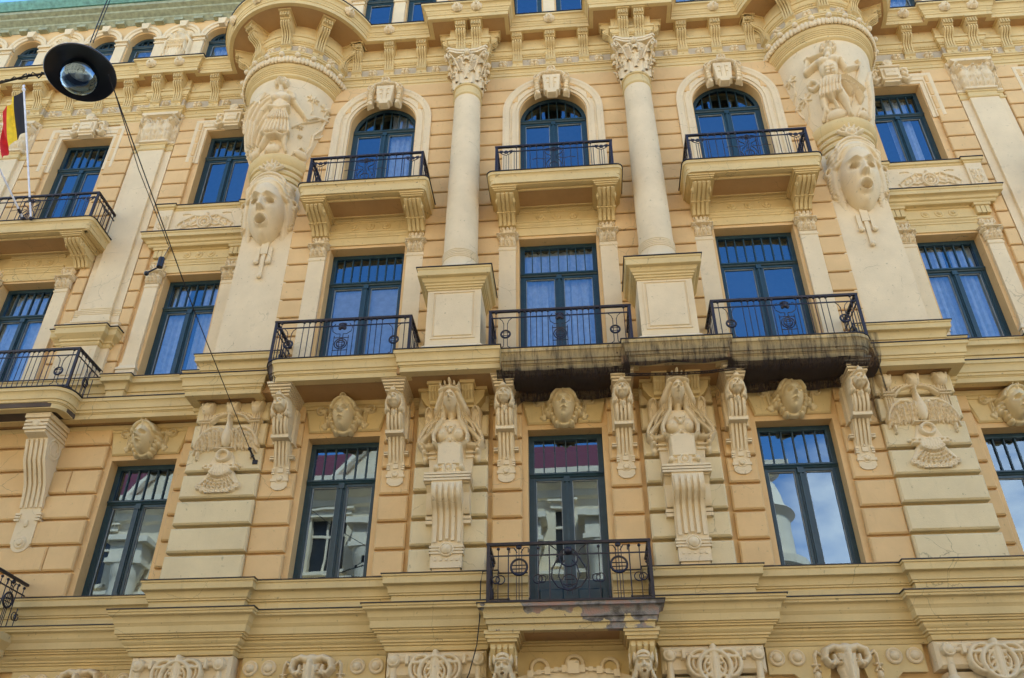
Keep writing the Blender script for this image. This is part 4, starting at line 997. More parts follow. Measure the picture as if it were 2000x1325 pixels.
def shield_mesh():
    r = Rel(-.5, .5, -.35, .45, .013)
    r.rect(-.24, .24, -.28, .16, .14); r.rect(-.17, .17, -.2, .08, .05, .14); r.rect(-.20, .20, -.34, -.26, .10)
    r.rect(-.28, .28, .16, .24, .17); r.ell(0, .32, .14, .12, .14, .06); r.ring(0, .32, .1, .03, .08, .1)
    for s in (-1, 1):
        r.path([(s*.26, .12), (s*.38, .16), (s*.44, .05), (s*.40, -.06), (s*.46, -.16), (s*.38, -.24), (s*.28, -.16)], .045, .09, .03); r.ell(s*.34, .02, .06, .08, .1, .02)
        r.rect(min(s*.30, s*.47), max(s*.30, s*.47), .10, .18, .12); r.rect(min(s*.32, s*.45), max(s*.32, s*.45), -.26, -.18, .10)
    r.path([(-.1, -.06), (0, -.03), (.1, -.06)], .02, .04, .17); return relmesh('shield_keystone', r, smooth=45)
SHD = shield_mesh()
# eared architraves over the wing's upper windows
for s in (-1, 1):
    for w in (8.5, 12.5):
        c = s*w; g = G(); hw = .68 if w == 8.5 else .70
        zl = 17.75; pth = [(c-hw-.02, zl), (c-hw-.02, 18.99), (c+hw+.02, 18.99), (c+hw+.02, zl)]
        prof = [(.0, .0), (.0, .03), (.09, .035), (.09, .06), (.19, .065), (.22, .09), (.26, .10), (.30, .10), (.32, .0)]
        V = []
        for i, (x, z) in enumerate(pth):
            sx = -1 if i < 2 else 1; sz = 1 if i in (1, 2) else 0
            for o, h in prof: V.append((x+sx*o, WING-h, z+sz*o))
        m = len(prof); g.add(V, [(i*m+j, (i+1)*m+j, (i+1)*m+j+1, i*m+j+1) for i in range(3) for j in range(m-1)]+[tuple(range(m)), tuple(3*m+j for j in range(m))])
        for sx in (-1, 1):
            for k in range(5): g.ball((c+sx*(hw+.30), WING-.05, zl-.02+k*.09), (.03, .04, .03), 6, 4)
        part('window_architrave', g, 'stone', 30); link('shield_keystone', SHD, B, (c, WING-.07, 19.28))

# ------------------------------------------------------------------ columns on pedestals
def corinthian():
    g = G(); g.lathe([(.335, 0), (.33, .1), (.335, .5), (.37, .85), (.43, 1.06), (.40, 1.08)], n=28)
    def leaf(a, z0, h, w, r0, r1, curl):
        V = []; nu, nv = 6, 9
        for j in range(nv+1):
            v = j/nv; lob = .82+.18*math.cos(v*PI*6); ww = w*math.sin(min(1, .35+v*.95)*PI*.62)*lob*(1-.35*v**3)
            r = r0+(r1-r0)*v**2+.02+curl*max(0, v-.7)**1.5*5; z = z0+h*(v if v < .88 else .88-(v-.88)*.9)
            for i in range(nu+1):
                u = i/nu*2-1; rr = r-.04*u*u+.02*(1-abs(u))**2; t = a+u*ww/rr
                V.append((rr*math.sin(t), -rr*math.cos(t), z-.03*u*u*h))
        g.add(V, [(j*(nu+1)+i, j*(nu+1)+i+1, (j+1)*(nu+1)+i+1, (j+1)*(nu+1)+i) for j in range(nv) for i in range(nu)])
    for k in range(8):
        a = k*PI/4; leaf(a+PI/8, .02, .46, .125, .345, .40, .06); leaf(a, .18, .66, .13, .35, .47, .06)
    for k in range(4):    # corner volutes, fleurons and abacus swags
        a = PI/4+k*PI/2
        for sd in (-1, 1):
            pts = []
            for i, (u, v) in enumerate([(0, .45), (.10, .62), (.20, .80), (.30, .92), (.38, .96), (.43, .90), (.42, .80), (.36, .77), (.33, .82), (.36, .87)]):
                r = .36+u*.85; t = a+sd*(.30-u*.62) if u < .4 else a+sd*.045
                pts.append((r*math.sin(t), -r*math.cos(t), v+.03))
            g.tube(pts, [.02+.012*i/9 for i in range(10)], 6)
        a2 = k*PI/2; g.ball((.47*math.sin(a2), -.47*math.cos(a2), 1.06), (.085, .085, .10), 8, 6); g.ball((.46*math.sin(a2), -.46*math.cos(a2), .80), (.075, .075, .075), 8, 6)
        for sd in (-1, 1):
            pts = [((.40+.05*u)*math.sin(a2+sd*q), -(.40+.05*u)*math.cos(a2+sd*q), v) for u, q, v in [(0, .1, .55), (.5, .22, .72), (1, .3, .9), (1, .2, .97), (.8, .12, .9)]]
            g.tube(pts, .022, 5)
    r_ = random.Random(3)
    for k in range(70):
        t = r_.uniform(0, 2*PI); z = r_.uniform(.25, 1.0); r = .40+.08*z; g.ball((r*math.sin(t), -r*math.cos(t), z), r_.uniform(.02, .036), 6, 4)
    P = []
    for k in range(4):
        a = -PI/4+k*PI/2; c0 = Vector((math.sin(a), -math.cos(a)))*.70; c1 = Vector((math.sin(a+PI/2), -math.cos(a+PI/2)))*.70
        d = (c1-c0).normalized(); n = Vector((d.y, -d.x))
        P.append(tuple(c0+d*.05))
        for q in (.25, .5, .75): P.append(tuple(c0.lerp(c1, q)-((c0+c1)/2).normalized()*(.10*(1-(2*q-1)**2))))
        P.append(tuple(c1-d*.05))
    g.prism_xy(P, 1.10, 1.17); g.prism_xy([(x*1.05, y*1.05) for x, y in P], 1.175, 1.24)
    return g.mesh('capital', 'stone', 50)
CAP = corinthian()
for c in (-2.06, 2.06):
    yc_ = -.46
    g = G(); prof = [(.35+(.36-.35)*0, 12.78)]
    R0, R1 = .362, .318
    rr = [(R0*(1-(t**1.6)*(1-R1/R0)), 13.2+t*(18.13-13.2)) for t in np.linspace(0, 1, 14)]
    g.lathe([(.36, 13.02)]+rr, c, yc_, 48); col = part('column', g, 'stone', 60, label='plain round column shaft of pale stucco')
    g = G(); z = 13.02; pr = [(.36, 13.22)]
    for k in range(5): pr += [(.385, 13.21-k*.045), (.385, 13.185-k*.045), (.37, 13.175-k*.045)]
    pr = pr[:1]+pr[1:]; pr += [(.37, 12.98), (.375, 12.85), (.42, 12.72), (.43, 12.70), (.43, 12.67), (.47, 12.65), (.48, 12.60), (.46, 12.56), (.46, 12.54)]
    g.lathe(pr, c, yc_, 48); part('column_base', g, 'stone', 40)
    g = G().box(c-.52, c+.52, yc_-.50, 0, 12.43, 12.54); part('column_plinth', g, 'stone')
    g = G(); g.lathe([(.318, 18.10), (.345, 18.12), (.355, 18.15), (.345, 18.18), (.325, 18.20), (.325, 18.40), (.35, 18.41), (.365, 18.44), (.35, 18.47), (.33, 18.48)], c, yc_, 48); part('column_necking', g, 'cream', 40)
    link('capital', CAP, B, (c, yc_, 18.44), scale=(1, 1, .97))
    g = G().box(c-.40, c+.40, yc_-.06, 0, 19.60, 19.64); part('impost', g, 'stone')
    g = G(); yf = -1.00; g.box(c-.53, c+.53, yf, 0, 10.46, 12.02)
    Pp = [(c-.53, 0), (c-.53, yf), (c+.53, yf), (c+.53, 0)]
    g.sweep(Pp, [(-.05, 10.455), (.06, 10.455), (.06, 10.60), (.03, 10.64), (-.05, 10.66)]); part('pedestal', g, 'stone')
    g = G(); g.block(c-.37, c+.37, yf-.0, yf-.022, 10.86, 11.86, .012)
    x0, x1, z0, z1 = c-.43, c+.43, 10.80, 11.92
    for a in ((x0, x1, z0, z0+.025), (x0, x1, z1-.025, z1), (x0, x0+.025, z0+.025, z1-.025), (x1-.025, x1, z0+.025, z1-.025)): g.box(a[0], a[1], yf-.018, yf, a[2], a[3])
    part('pedestal_panel', g, 'stone')
    g = G(); g.sweep(Pp, [(-.05, 11.96), (.02, 11.96), (.02, 12.0), (.045, 12.01), (.045, 12.05), (.07, 12.06), (.07, 12.10), (.10, 12.12)]+cove(.10, 12.12, .17, 12.20, 3, -1)+[(.17, 12.20), (.20, 12.22), (.20, 12.35), (.215, 12.36), (.215, 12.40), (-.05, 12.41)])
    g.box(c-.5, c+.5, yf, 0, 12.02, 12.42); part('pedestal_cap', g, 'cream', 30)
    g = G(); g.sweep(Pp, [(-.45, 12.43), (.235, 12.402), (.235, 12.42), (-.45, 12.446)]); part('flashing', g, 'flash')
# wing pilasters
for s in (-1, 1):
    for w in (10.5, 14.5):
        c = s*w; y = WING-.14
        g = G(); g.block(c-.34, c+.34, WING, y, 12.95, 18.30, .008); g.box(c-.52, c+.52, WING-.06, WING, 12.95, 18.30); part('pilaster_shaft', g, 'stone', label='broad flat pilaster shaft on the recessed wing' if w == 10.5 else None)
        Pp = [(c-.52, WING), (c-.52, WING-.06), (c-.34, WING-.06), (c-.34, y), (c+.34, y), (c+.34, WING-.06), (c+.52, WING-.06), (c+.52, WING)]
        pr = [(-.03, 12.43), (.14, 12.43), (.14, 12.56), (.11, 12.58), (.10, 12.64), (.12, 12.66), (.12, 12.70), (.04, 12.72), (.03, 12.90)]
        for k in range(4): pr += [(.02, 12.92+k*.05), (.035, 12.93+k*.05), (.035, 12.955+k*.05), (.02, 12.96+k*.05)]
        g = G(); g.sweep(Pp, pr+[(-.03, 13.14)]); part('pilaster_base', g, 'stone')
        g = G(); g.sweep(Pp, [(-.03, 18.22), (.02, 18.23), (.035, 18.26), (.02, 18.30), (.0, 18.31), (0, 18.42), (.02, 18.43), (.03, 18.46), (-.03, 18.48)]); part('pilaster_necking', g, 'cream')
        g = G().box(c-.36, c+.36, y, WING, 18.46, 19.6); g.box(c-.52, c+.52, WING-.06, WING, 18.46, 19.6); part('pilaster_block', g, 'stone')
        link('pilaster_capital', BCAP, B, (c, y, 18.46), scale=(.80, 1.3, .98))
        for k in (-1, 1): link('pilaster_capital', BCAP, B, (c+k*.44, WING-.06, 18.46), scale=(.22, .8, .98))
        g = G(); yf = WING-.30; g.box(c-.40, c+.40, yf, WING, 11.12, 12.08); g.box(c-.58, c+.58, WING-.16, WING, 11.12, 12.08); part('pedestal', g, 'stone')
        Pp = [(c-.58, WING), (c-.58, WING-.16), (c-.40, WING-.16), (c-.40, yf), (c+.40, yf), (c+.40, WING-.16), (c+.58, WING-.16), (c+.58, WING)]
        g = G(); g.sweep(Pp, [(-.05, 11.98), (.02, 11.98), (.04, 12.02), (.04, 12.06), (.07, 12.07), (.07, 12.12), (.15, 12.20), (.17, 12.22), (.17, 12.36), (.19, 12.37), (.19, 12.41), (-.05, 12.42)]); part('pedestal_cap', g, 'cream')
        g = G(); g.sweep(Pp, [(-.15, 12.425), (.21, 12.412), (.21, 12.43), (-.15, 12.443)]); part('flashing', g, 'flash')
        g = G().block(c-.28, c+.28, yf, yf-.02, 11.22, 11.88, .012); part('pedestal_panel', g, 'stone')
# relief panels and small pediment cornices over the middle wing windows
def bat_panel():
    r = Rel(-1.05, 1.05, 0, .78, .014)
    r.ring(0, .36, .20, .035, .07); r.ring(0, .36, .13, .03, .06); r.rect(-.02, .02, .1, .6, .05); r.ell(0, .33, .07, .07, .09); r.ell(0, .62, .07, .09, .07)
    for s in (-1, 1):
        P = [(.18, .56), (.35, .60), (.5, .50), (.68, .42), (.86, .28)]; r.path([(s*x, z) for x, z in P], (.035, .012), .06)
        for (x, z) in P[1:]: r.cap(s*x, z, s*(x-.12), z-.24, .03, .01, .04)
        r.path([(s*x, z) for x, z in [(.2, .3), (.36, .24), (.5, .28), (.62, .2), (.78, .14)]], .025, .045); r.path([(s*x, z) for x, z in [(.5, .66), (.6, .68), (.74, .66)]], .02, .03)
        for x, z in ((.34, .4), (.44, .34), (.56, .34), (.66, .3)): r.ell(s*x, z, .05, .07, .045, a=s*.6)
    return relmesh('relief_panel', r)
BAT = bat_panel()
def small_panel():
    r = Rel(-.15, .15, 0, .6, .011); r.rect(-.13, .13, .02, .58, .02)
    for s in (-1, 1): r.path([(s*.03, .12), (s*.09, .22), (s*.05, .34), (s*.1, .46)], .022, .05, .01); r.ell(s*.06, .5, .035, .04, .05)
    r.ell(0, .32, .03, .2, .06); r.cap(-.08, .3, .08, .3, .02, h1=.06); return relmesh('relief_block', r)
SPN = small_panel()
for s in (-1, 1):
    for w in (8.5,):
        c = s*w; y = WING
        g = G(); g.box(c-1.16, c+1.16, y-.14, y, 15.20, 15.98); g.box(c-1.22, c-.86, y-.20, y, 15.20, 15.98); g.box(c+.86, c+1.22, y-.20, y, 15.20, 15.98); part('sill_panel', g, 'stone')
        Pp = [(c-1.22, y), (c-1.22, y-.20), (c-.86, y-.20), (c-.86, y-.14), (c+.86, y-.14), (c+.86, y-.20), (c+1.22, y-.20), (c+1.22, y)]
        g = G(); g.sweep(Pp, [(-.1, 15.98), (.0, 15.98), (.02, 16.0), (.02, 16.03), (.06, 16.05), (.06, 16.12), (-.1, 16.12)]); part('window_sill', g, 'cream')
        g = G(); g.sweep(Pp, [(-.2, 16.14), (.08, 16.122), (.08, 16.14), (-.2, 16.155)]); part('flashing', g, 'flash')
        link('relief_panel', BAT, B, (c, y-.14, 15.22), scale=(.80, 1, .95)); 
        for k in (-1, 1): link('relief_block', SPN, B, (c+k*1.04, y-.20, 15.25))
        Pp = [(c-1.22, y), (c-1.22, y-.16), (c+1.22, y-.16), (c+1.22, y)]
        g = G(); g.sweep(Pp, [(-.16, 14.83), (.0, 14.83), (.02, 14.86), (.02, 14.90), (.06, 14.92)]+cove(.06, 14.92, .16, 15.02, 3, -1)+[(.16, 15.02), (.16, 15.12), (.18, 15.13), (.18, 15.17), (-.16, 15.18)]); part('window_cornice', g, 'cream', 30)
        g = G(); g.sweep(Pp, [(-.16, 15.20), (.2, 15.172), (.2, 15.19), (-.16, 15.22)]); part('flashing', g, 'flash')
        for k in (-1, 1):
            g = G(); 
            for q in range(3): g.box(c+k*.92-.15+q*.105, c+k*.92-.06+q*.105, y-.12, y-.02, 14.55, 14.80)
            g.box(c+k*.92-.18, c+k*.92+.18, y-.15, y, 14.76, 14.84); part('triglyph', g, 'cream')

# ------------------------------------------------------------------ turrets with figure reliefs and giant masks
TZ = [15.9, 16.65, 16.9, 17.4, 17.9, 18.4, 18.85, 19.1, 19.4]; TR = [.60, .72, .80, .93, 1.03, 1.10, 1.13, 1.17, 1.2]
def tower_map(side, off=.0):
    def f(a, z, h):
        R = float(np.interp(z, TZ, TR))+h+off; t = a/1.0
        return (side*TX+R*math.sin(t), TY-R*math.cos(t), z)
    return f
def flower(r, x, z, s=1, stem=None):
    for k in range(7):
        t = k*2*PI/7+.3; r.cap(x, z, x+.13*s*math.cos(t), z+.13*s*math.sin(t), .028*s, .012*s, .05, .03)
    r.ell(x, z, .05*s, .05*s, .06)
    if stem: r.path(stem, .016, .03)
def woman_relief():
    r = Rel(-1.5, 1.55, 16.72, 19.0, .0135)
    # cloak and wind-blown drapery on the left
    for P in ([(-.10, 18.3), (-.45, 18.15), (-.7, 17.85), (-.8, 17.5), (-.85, 17.15)], [(-.08, 18.25), (-.35, 18.0), (-.55, 17.7), (-.62, 17.35), (-.7, 17.1)], [(0, 18.0), (-.25, 17.75), (-.42, 17.5), (-.5, 17.2)], [(-.5, 18.3), (-.75, 18.25), (-.95, 18.0), (-1.0, 17.7)], [(-.2, 17.6), (-.35, 17.35), (-.52, 17.05)]):
        r.path(P, (.085, .05), .07)
        r.path([(x-.05, z+.03) for x, z in P], .02, .10)
    for k in range(7):      # raised fan-like wing
        t = math.radians(70+k*16); r.cap(-.45, 18.28, -.45+.30*math.cos(t), 18.28+.30*math.sin(t), .045, .03, .07, .05)
    r.cap(-.15, 18.25, -.38, 18.12, .065, .05, .11, .10); r.cap(-.38, 18.12, -.42, 18.34, .05, .035, .10, .08)
    # figure
    r.cap(.04, 18.62, .06, 18.42, .05, .055, .10); r.ell(.10, 18.22, .24, .22, .15); r.ell(.10, 18.0, .19, .30, .15); r.ell(.0, 18.16, .09, .09, .08, .12); r.ell(.2, 18.16, .09, .09, .08, .12)
    r.path([(-.08, 17.86), (.12, 17.80), (.28, 17.88)], .05, .10, .10)
    r.poly([(-.06, 17.85), (.28, 17.85), (.42, 17.16), (.0, 17.10), (-.28, 17.26)][::-1], .10, .04, .10)
    for i in range(8):
        x = -.20+i*.082; r.path([(.02+i*.03, 17.8), (x*.7+.06, 17.5), (x, 17.18)], (.018, .045), .06, .11)
    r.path([(-.26, 17.22), (-.1, 17.10), (.1, 17.14), (.25, 17.08), (.4, 17.18)], .03, .06, .10)
    r.cap(-.12, 17.15, -.34, 16.92, .085, .055, .12, .09); r.cap(-.34, 16.92, -.44, 16.86, .05, .035, .07); r.cap(.30, 17.12, .33, 16.92, .09, .06, .14, .10); r.cap(.33, 16.92, .40, 16.80, .05, .045, .09)
    r.cap(.28, 18.28, .46, 18.04, .07, .055, .13, .11); r.cap(.46, 18.04, .70, 17.80, .055, .035, .11, .08); r.ell(.72, 17.78, .05, .05, .09)
    r.path([(.24, 18.38), (.34, 18.30), (.36, 18.18)], .05, .08, .08)
    for k in range(9): t = math.radians(-40+k*32); r.ell(.04+.11*math.cos(t), 18.76+.12*math.sin(t), .05, .05, .08, .03)
    r.face(.04, 18.74, .17, .24, .13, .05)
    # branch she holds, leaves and tree
    r.path([(.45, 17.46), (.62, 17.64), (.8, 17.78), (1.0, 17.98), (1.3, 18.4)], .022, .05); r.path([(.72, 17.78), (.9, 18.0), (1.1, 18.1), (1.3, 18.2)], .04, .06)
    r.path([(.95, 16.85), (1.05, 17.2), (1.0, 17.5), (1.15, 17.8), (1.2, 18.3)], .035, .05); r.path([(1.0, 17.4), (1.2, 17.6), (1.35, 18.0)], .025, .04)
    flower(r, .76, 18.5, 1.1, [(.76, 18.4), (.82, 18.2), (.80, 18.05)]); flower(r, 1.12, 18.45, 1.2, [(1.12, 18.4), (1.1, 18.1)]); flower(r, .62, 17.55, .7); flower(r, .68, 17.3, .5); flower(r, 1.3, 18.15, .9); flower(r, -1.2, 17.2, .9, [(-1.2, 17.1), (-1.1, 16.8)]); flower(r, -1.1, 17.0, .7)
    # ground plants
    for x, z, w, h in ((.0, 16.85, .24, .12), (.85, 16.86, .25, .10), (-.7, 16.84, .25, .1)):
        r.ell(x, z, w, h, .07); r.path([(x-w, z-.1), (x-w*.3, z+.16), (x+w*.3, z+.12), (x+w*.2, z)], .02, .05)
    r.path([(-1.1, 17.9), (-1.25, 17.6), (-1.2, 17.3)], .05, .06); r.path([(-1.3, 18.3), (-1.1, 18.0)], .04, .05)
    return r
def man_relief():
    r = Rel(-1.6, 1.0, 16.72, 19.0, .0135)
    # drapery streaming right
    for P in ([(-.1, 17.75), (.12, 17.68), (.3, 17.5), (.46, 17.38)], [(-.05, 17.62), (.15, 17.5), (.3, 17.32), (.42, 17.15)], [(-.3, 17.68), (-.05, 17.6), (.1, 17.42), (.16, 17.3)]): r.path(P, (.07, .04), .10); r.path(P, .018, .14)
    r.ell(.42, 17.18, .07, .09, .1); r.path([(.2, 17.5), (.24, 17.2), (.12, 16.98)], .02, .05)
    # torso
    r.cap(-.16, 18.48, -.19, 18.35, .06, .07, .12); r.cap(-.38, 18.24, .02, 18.22, .085, .085, .15); r.ell(-.21, 18.06, .20, .30, .16); r.ell(-.3, 18.2, .10, .09, .07, .12); r.ell(-.11, 18.2, .10, .09, .07, .12)
    for k in range(3):
        for d in (-1, 1): r.ell(-.21+d*.05, 17.98-k*.09, .045, .04, .03, .155)
    r.ell(-.24, 17.72, .20, .14, .14)
    # loincloth folds
    r.poly([(-.46, 17.72), (-.02, 17.72), (-.12, 17.28), (-.3, 17.14), (-.55, 17.3)], .10, .06, .06)
    for i in range(7): r.path([(-.42+i*.06, 17.66), (-.46+i*.06, 17.45), (-.52+i*.07, 17.26)], (.02, .035), .06, .12)
    r.path([(-.3, 17.25), (-.24, 17.1), (-.2, 16.95)], .04, .08)
    r.path([(-.7, 17.8), (-.62, 17.88), (-.52, 17.8), (-.48, 17.68), (-.62, 17.62), (-.7, 17.72)], .05, .08)
    # legs
    r.cap(-.44, 17.42, -.52, 17.10, .12, .085, .16, .12); r.cap(-.52, 17.10, -.50, 16.95, .085, .07, .12, .10); r.cap(-.50, 17.0, -.68, 16.78, .065, .045, .11, .08)
    r.cap(-.16, 17.42, -.02, 17.12, .13, .095, .17, .14); r.cap(-.02, 17.12, .06, 16.80, .09, .05, .14, .09); r.cap(.06, 16.80, .16, 16.76, .05, .03, .08)
    # arms: left raised with horn, right with bow
    r.cap(-.40, 18.26, -.66, 18.14, .075, .065, .13, .12); r.cap(-.66, 18.14, -.56, 18.46, .06, .045, .12, .10); r.cap(-.58, 18.48, -.26, 18.46, .055, .025, .12, .12); r.ell(-.53, 18.48, .06, .05, .14)
    r.cap(.03, 18.24, .14, 17.98, .075, .06, .13, .11); r.cap(.14, 17.96, .37, 18.08, .055, .04, .12, .10); r.ell(.39, 18.08, .05, .05, .12)
    r.path([(.44, 18.34), (.52, 18.26), (.46, 18.05), (.38, 17.8), (.36, 17.55)], .025, .06); r.ell(.45, 18.33, .04, .04, .07)
    # bearded head
    for k in range(10): t = math.radians(-60+k*34); r.ell(-.12+.12*math.cos(t), 18.68+.13*math.sin(t), .05, .05, .08, .04)
    r.face(-.13, 18.66, .17, .25, .13, .05); r.ell(-.15, 18.52, .08, .09, .10, .05)
    flower(r, -1.06, 18.3, 1.2, [(-1.0, 18.2), (-1.05, 17.9), (-1.25, 17.7)]); flower(r, -1.42, 18.35, 1.2, [(-1.4, 18.2), (-1.35, 17.9)]); flower(r, -.9, 17.55, 1.3, [(-.9, 17.4), (-.95, 17.2), (-1.1, 17.0)]); flower(r, -1.2, 17.5, .9, [(-1.2, 17.4), (-1.15, 17.2)])
    for x, z, w, h in ((-.3, 16.84, .3, .12), (.5, 16.83, .2, .10)): r.ell(x, z, w, h, .07); r.path([(x-w, z-.1), (x-w*.3, z+.16), (x+w*.3, z+.12)], .02, .05)
    for d in (.3, .42, .55): r.cap(d, 16.78, d+.12, 17.0, .03, .02, .05)
    r.path([(.75, 16.8), (.8, 17.3), (.7, 17.8), (.85, 18.2)], .05, .06)
    return r
def mask_mesh():
    r = Rel(-.86, .86, -1.15, 1.12, .0135)
    # hair falls and curls
    for s in (-1, 1):
        r.path([(s*.50, .55), (s*.60, .2), (s*.62, -.15), (s*.60, -.35)], .13, .22); r.path([(s*.44, .3), (s*.52, -.2), (s*.50, -.72)], (.12, .14), .2)
        for k in range(13): r.cap(s*.42, .15-k*.068, s*.62, .11-k*.068, .026, h1=.05, b=.15)
        for k in range(7): r.cap(s*.56, .2-k*.07, s*.74, .17-k*.07, .026, h1=.05, b=.14)
        r.ell(s*.66, -.38, .10, .07, .22); r.ring(s*.66, -.38, .05, .02, .08, .18); r.ell(s*.50, -.80, .14, .06, .18); r.ring(s*.70, .22, .09, .03, .1, .1)
    # fringe plates hanging below the chin
    for i, x in enumerate((-.30, -.18, -.06, .06, .18, .30)): r.rect(x-.052, x+.052, -1.0+(.0 if 0 < i < 5 else .02), -.6, .12)
    for x, z in ((-.12, -1.0), (0, -1.08), (.12, -1.0)): r.cap(x, z, x, -.6, .028, h1=.06, b=.12); r.ell(x, z, .042, .042, .09, .11)
    # turban folds
    for k, (w, z) in enumerate(((.60, .60), (.62, .70), (.64, .80), (.66, .90))): r.path(arc(0, z-.42, w, 20, 160, 12, .42), .06, .10, .20-.02*k)
    r.ell(0, .44, .63, .60, .36)
    for k in range(3): r.path(arc(0, .30+.09*k, .50+.02*k, 25, 155, 14, .9), .04, .06, .24)
    r.path(arc(0, .30, .53, 10, 170, 14, .75), .045, .07, .27)
    r.face(0, -.08, 1.02, 1.50, .46, .12, mouth=.75, hollow=1)
    for s in (-1, 1):       # nostrils and heavy lids
        r.H -= .10*np.exp(-(((r.X-s*.055)/.028)**2+((r.Z+.135+.08)/.022)**2))*(r.H > .3)
        r.H += .05*np.exp(-((np.hypot((r.X-s*.20)/.125, (r.Z-.035)/.085)-1)/.16)**2)*(r.H > .2)
        r.H += .045*np.exp(-(((r.X-s*.20)/.15)**2+((r.Z-.20-.10*(s*r.X-.2))/.035)**2))*(r.H > .2)
    return r
MASKREL = mask_mesh()
MASK = MASKREL.build(G(), lambda x, z, h: (x*.84, -h*.92-.30*min(.62, max(-.9, z))+.25*x*x, z)).mesh('giant_mask', 'stone', 55)
def jewel_mesh():
    r = Rel(-.34, .34, -.22, .36, .012); r.disc(0, 0, .15, .05, 0, .02); r.ring(0, 0, .125, .025, .04, .04); r.ell(0, 0, .085, .085, .10, .03)
    for a in (30, 60, 90, 120, 150): 
        c, s = math.cos(math.radians(a)), math.sin(math.radians(a)); L = .27 if a == 90 else .24
        r.cap(.14*c, .14*s, L*c, L*s, .03, h1=.06); r.ell(L*c, L*s, .035, .035, .08)
    for s in (-1, 1): r.path([(s*.15, -.02), (s*.24, .02), (s*.30, .06)], .035, .06); 
    return relmesh('jewel', r)
JWL = jewel_mesh()
for s in (-1, 1):
    # pilaster under the turret
    c = s*6.58; y = -.06
    g = G(); top, bot = .59, .63
    g.add([(c-bot, WING, 11.12), (c-bot, y, 11.12), (c+bot, y, 11.12), (c+bot, WING, 11.12), (c-top, WING, 16.0), (c-top, y, 16.0), (c+top, y, 16.0), (c+top, WING, 16.0)],
          [(0, 1, 5, 4), (1, 2, 6, 5), (2, 3, 7, 6), (4, 5, 6, 7)])
    part('pilaster_shaft', g, 'stone', label='broad plain pilaster shaft below the giant mask')
    g = G(); g.box(c-.08, c+.08, y-.06, y, 13.95, 14.3)
    for x, z in ((-.14, 13.72), (0, 13.32), (.14, 13.72)):
        g.box(c+x-.045, c+x+.045, y-.045, y, z, 14.15); g.ball((c+x, y-.05, z), (.065, .05, .065), 10, 6)
        g.ring((c+x, y-.075, z), .035, .012, 12, 5)
    part('pendant_bars', g, 'stone', 40)
    # drum
    g = G(); zz = np.linspace(15.9, 19.1, 24); g.lathe([(float(np.interp(z, TZ, TR)), z) for z in zz], s*TX, TY, 64, -2.3, 2.3)
    part('turret_drum', g, 'stone', 60)
    g = G(); g.lathe([(.62, 15.88), (.65, 15.90), (.65, 15.98), (.62, 16.0), (.62, 16.03), (.67, 16.05), (.67, 16.13), (.64, 16.15), (.64, 16.18), (.69, 16.20), (.69, 16.28), (.66, 16.30), (.66, 16.33), (.72, 16.36), (.72, 16.46), (.74, 16.48), (.79, 16.58), (.80, 16.66), (.78, 16.72), (.70, 16.76)], s*TX, TY, 64, -2.2, 2.2); part('crown_ring', g, 'cream', 40)
    g = G(); g.lathe([(.66, 16.0), (.64, 15.9), (.50, 15.86), (.46, 15.4), (.40, 14.6)], s*TX, TY, 48, -2.2, 2.2); part('mask_backing', g, 'stone', 60)
    link('jewel', JWL, B, (s*TX-s*.03, TY-.715, 16.26), scale=(.9, 1, .95))
    mk = link('giant_mask', MASK, B, (s*6.64, -.14, 15.06), label='giant open-mouthed mask with turban and ribbed hair'); pass
    rel = (woman_relief if s < 0 else man_relief)()
    tm = tower_map(s); me = rel.build(G(), lambda a, z, h: tm(a, z, h*1.4)).mesh('figure_relief', 'stone', 60)
    part('figure_relief', me, None, label='relief of a striding woman in a tunic holding a branch' if s < 0 else 'relief of a bearded man blowing a horn and holding a bow')
    # mouldings above the drum
    g = G(); pr = [(1.15, 18.98), (1.19, 19.0), (1.22, 19.03), (1.22, 19.06), (1.19, 19.08), (1.19, 19.12)]
    for k in range(4): pr += [(1.20+.025*k, 19.13+.04*k), (1.215+.025*k, 19.135+.04*k), (1.215+.025*k, 19.16+.04*k)]
    pr += [(1.30, 19.29), (1.32, 19.33), (1.32, 19.37), (1.22, 19.38)]
    g.lathe(pr, s*TX, TY, 72, -2.0, 2.0); part('turret_moulding', g, 'cream', 30)
    gb = G(); n = 13
    for k in range(n):
        t = math.radians(-96+k*192/(n-1)); R = 1.36
        gb.ball((s*TX+(R+.07)*math.sin(t), TY-(R+.07)*math.cos(t), 19.56), .072, 12, 8)
        for q in range(4):
            t2 = t+math.radians(192/(n-1))*(q+.5)/4
            if k < n-1: gb.ball((s*TX+R*math.sin(t2), TY-R*math.cos(t2), 19.45), (.062, .062, .115), 8, 6)
        gb.ball((s*TX+(R+.01)*math.sin(t), TY-(R+.01)*math.cos(t), 19.44), (.035, .035, .11), 8, 6)
    part('bead_garland', gb, 'stone', 60)
    g = G(); g.lathe([(1.2, 19.36), (1.33, 19.37), (1.35, 19.45), (1.33, 19.53), (1.28, 19.56), (1.30, 19.60), (1.32, 19.66), (1.36, 19.68), (1.36, 19.72), (1.38, 19.73), (1.38, 19.77), (1.2, 19.78)], s*TX, TY, 72, -1.95, 1.95); part('turret_moulding', g, 'cream', 40)

# ------------------------------------------------------------------ banded piers of the lower storey
for s in (-1, 1):
    for (a, b, y, f) in ((1.42, 2.80, 0, .16), (5.72, 7.20, 0, .16)):
        x0, x1 = (a, b) if s > 0 else (-b, -a)
        g = G().box(x0+.06, x1-.06, -.012, WING, 6.46, 10.08); part('pier_core', g, 'cream')
        for z0, z1 in zip(ZA[:-1], ZA[1:]):
            o = block(x0, x1, z0, z1, .0, f+.03, 'quoin', 'quoin_block', gap=.036, c=.03)

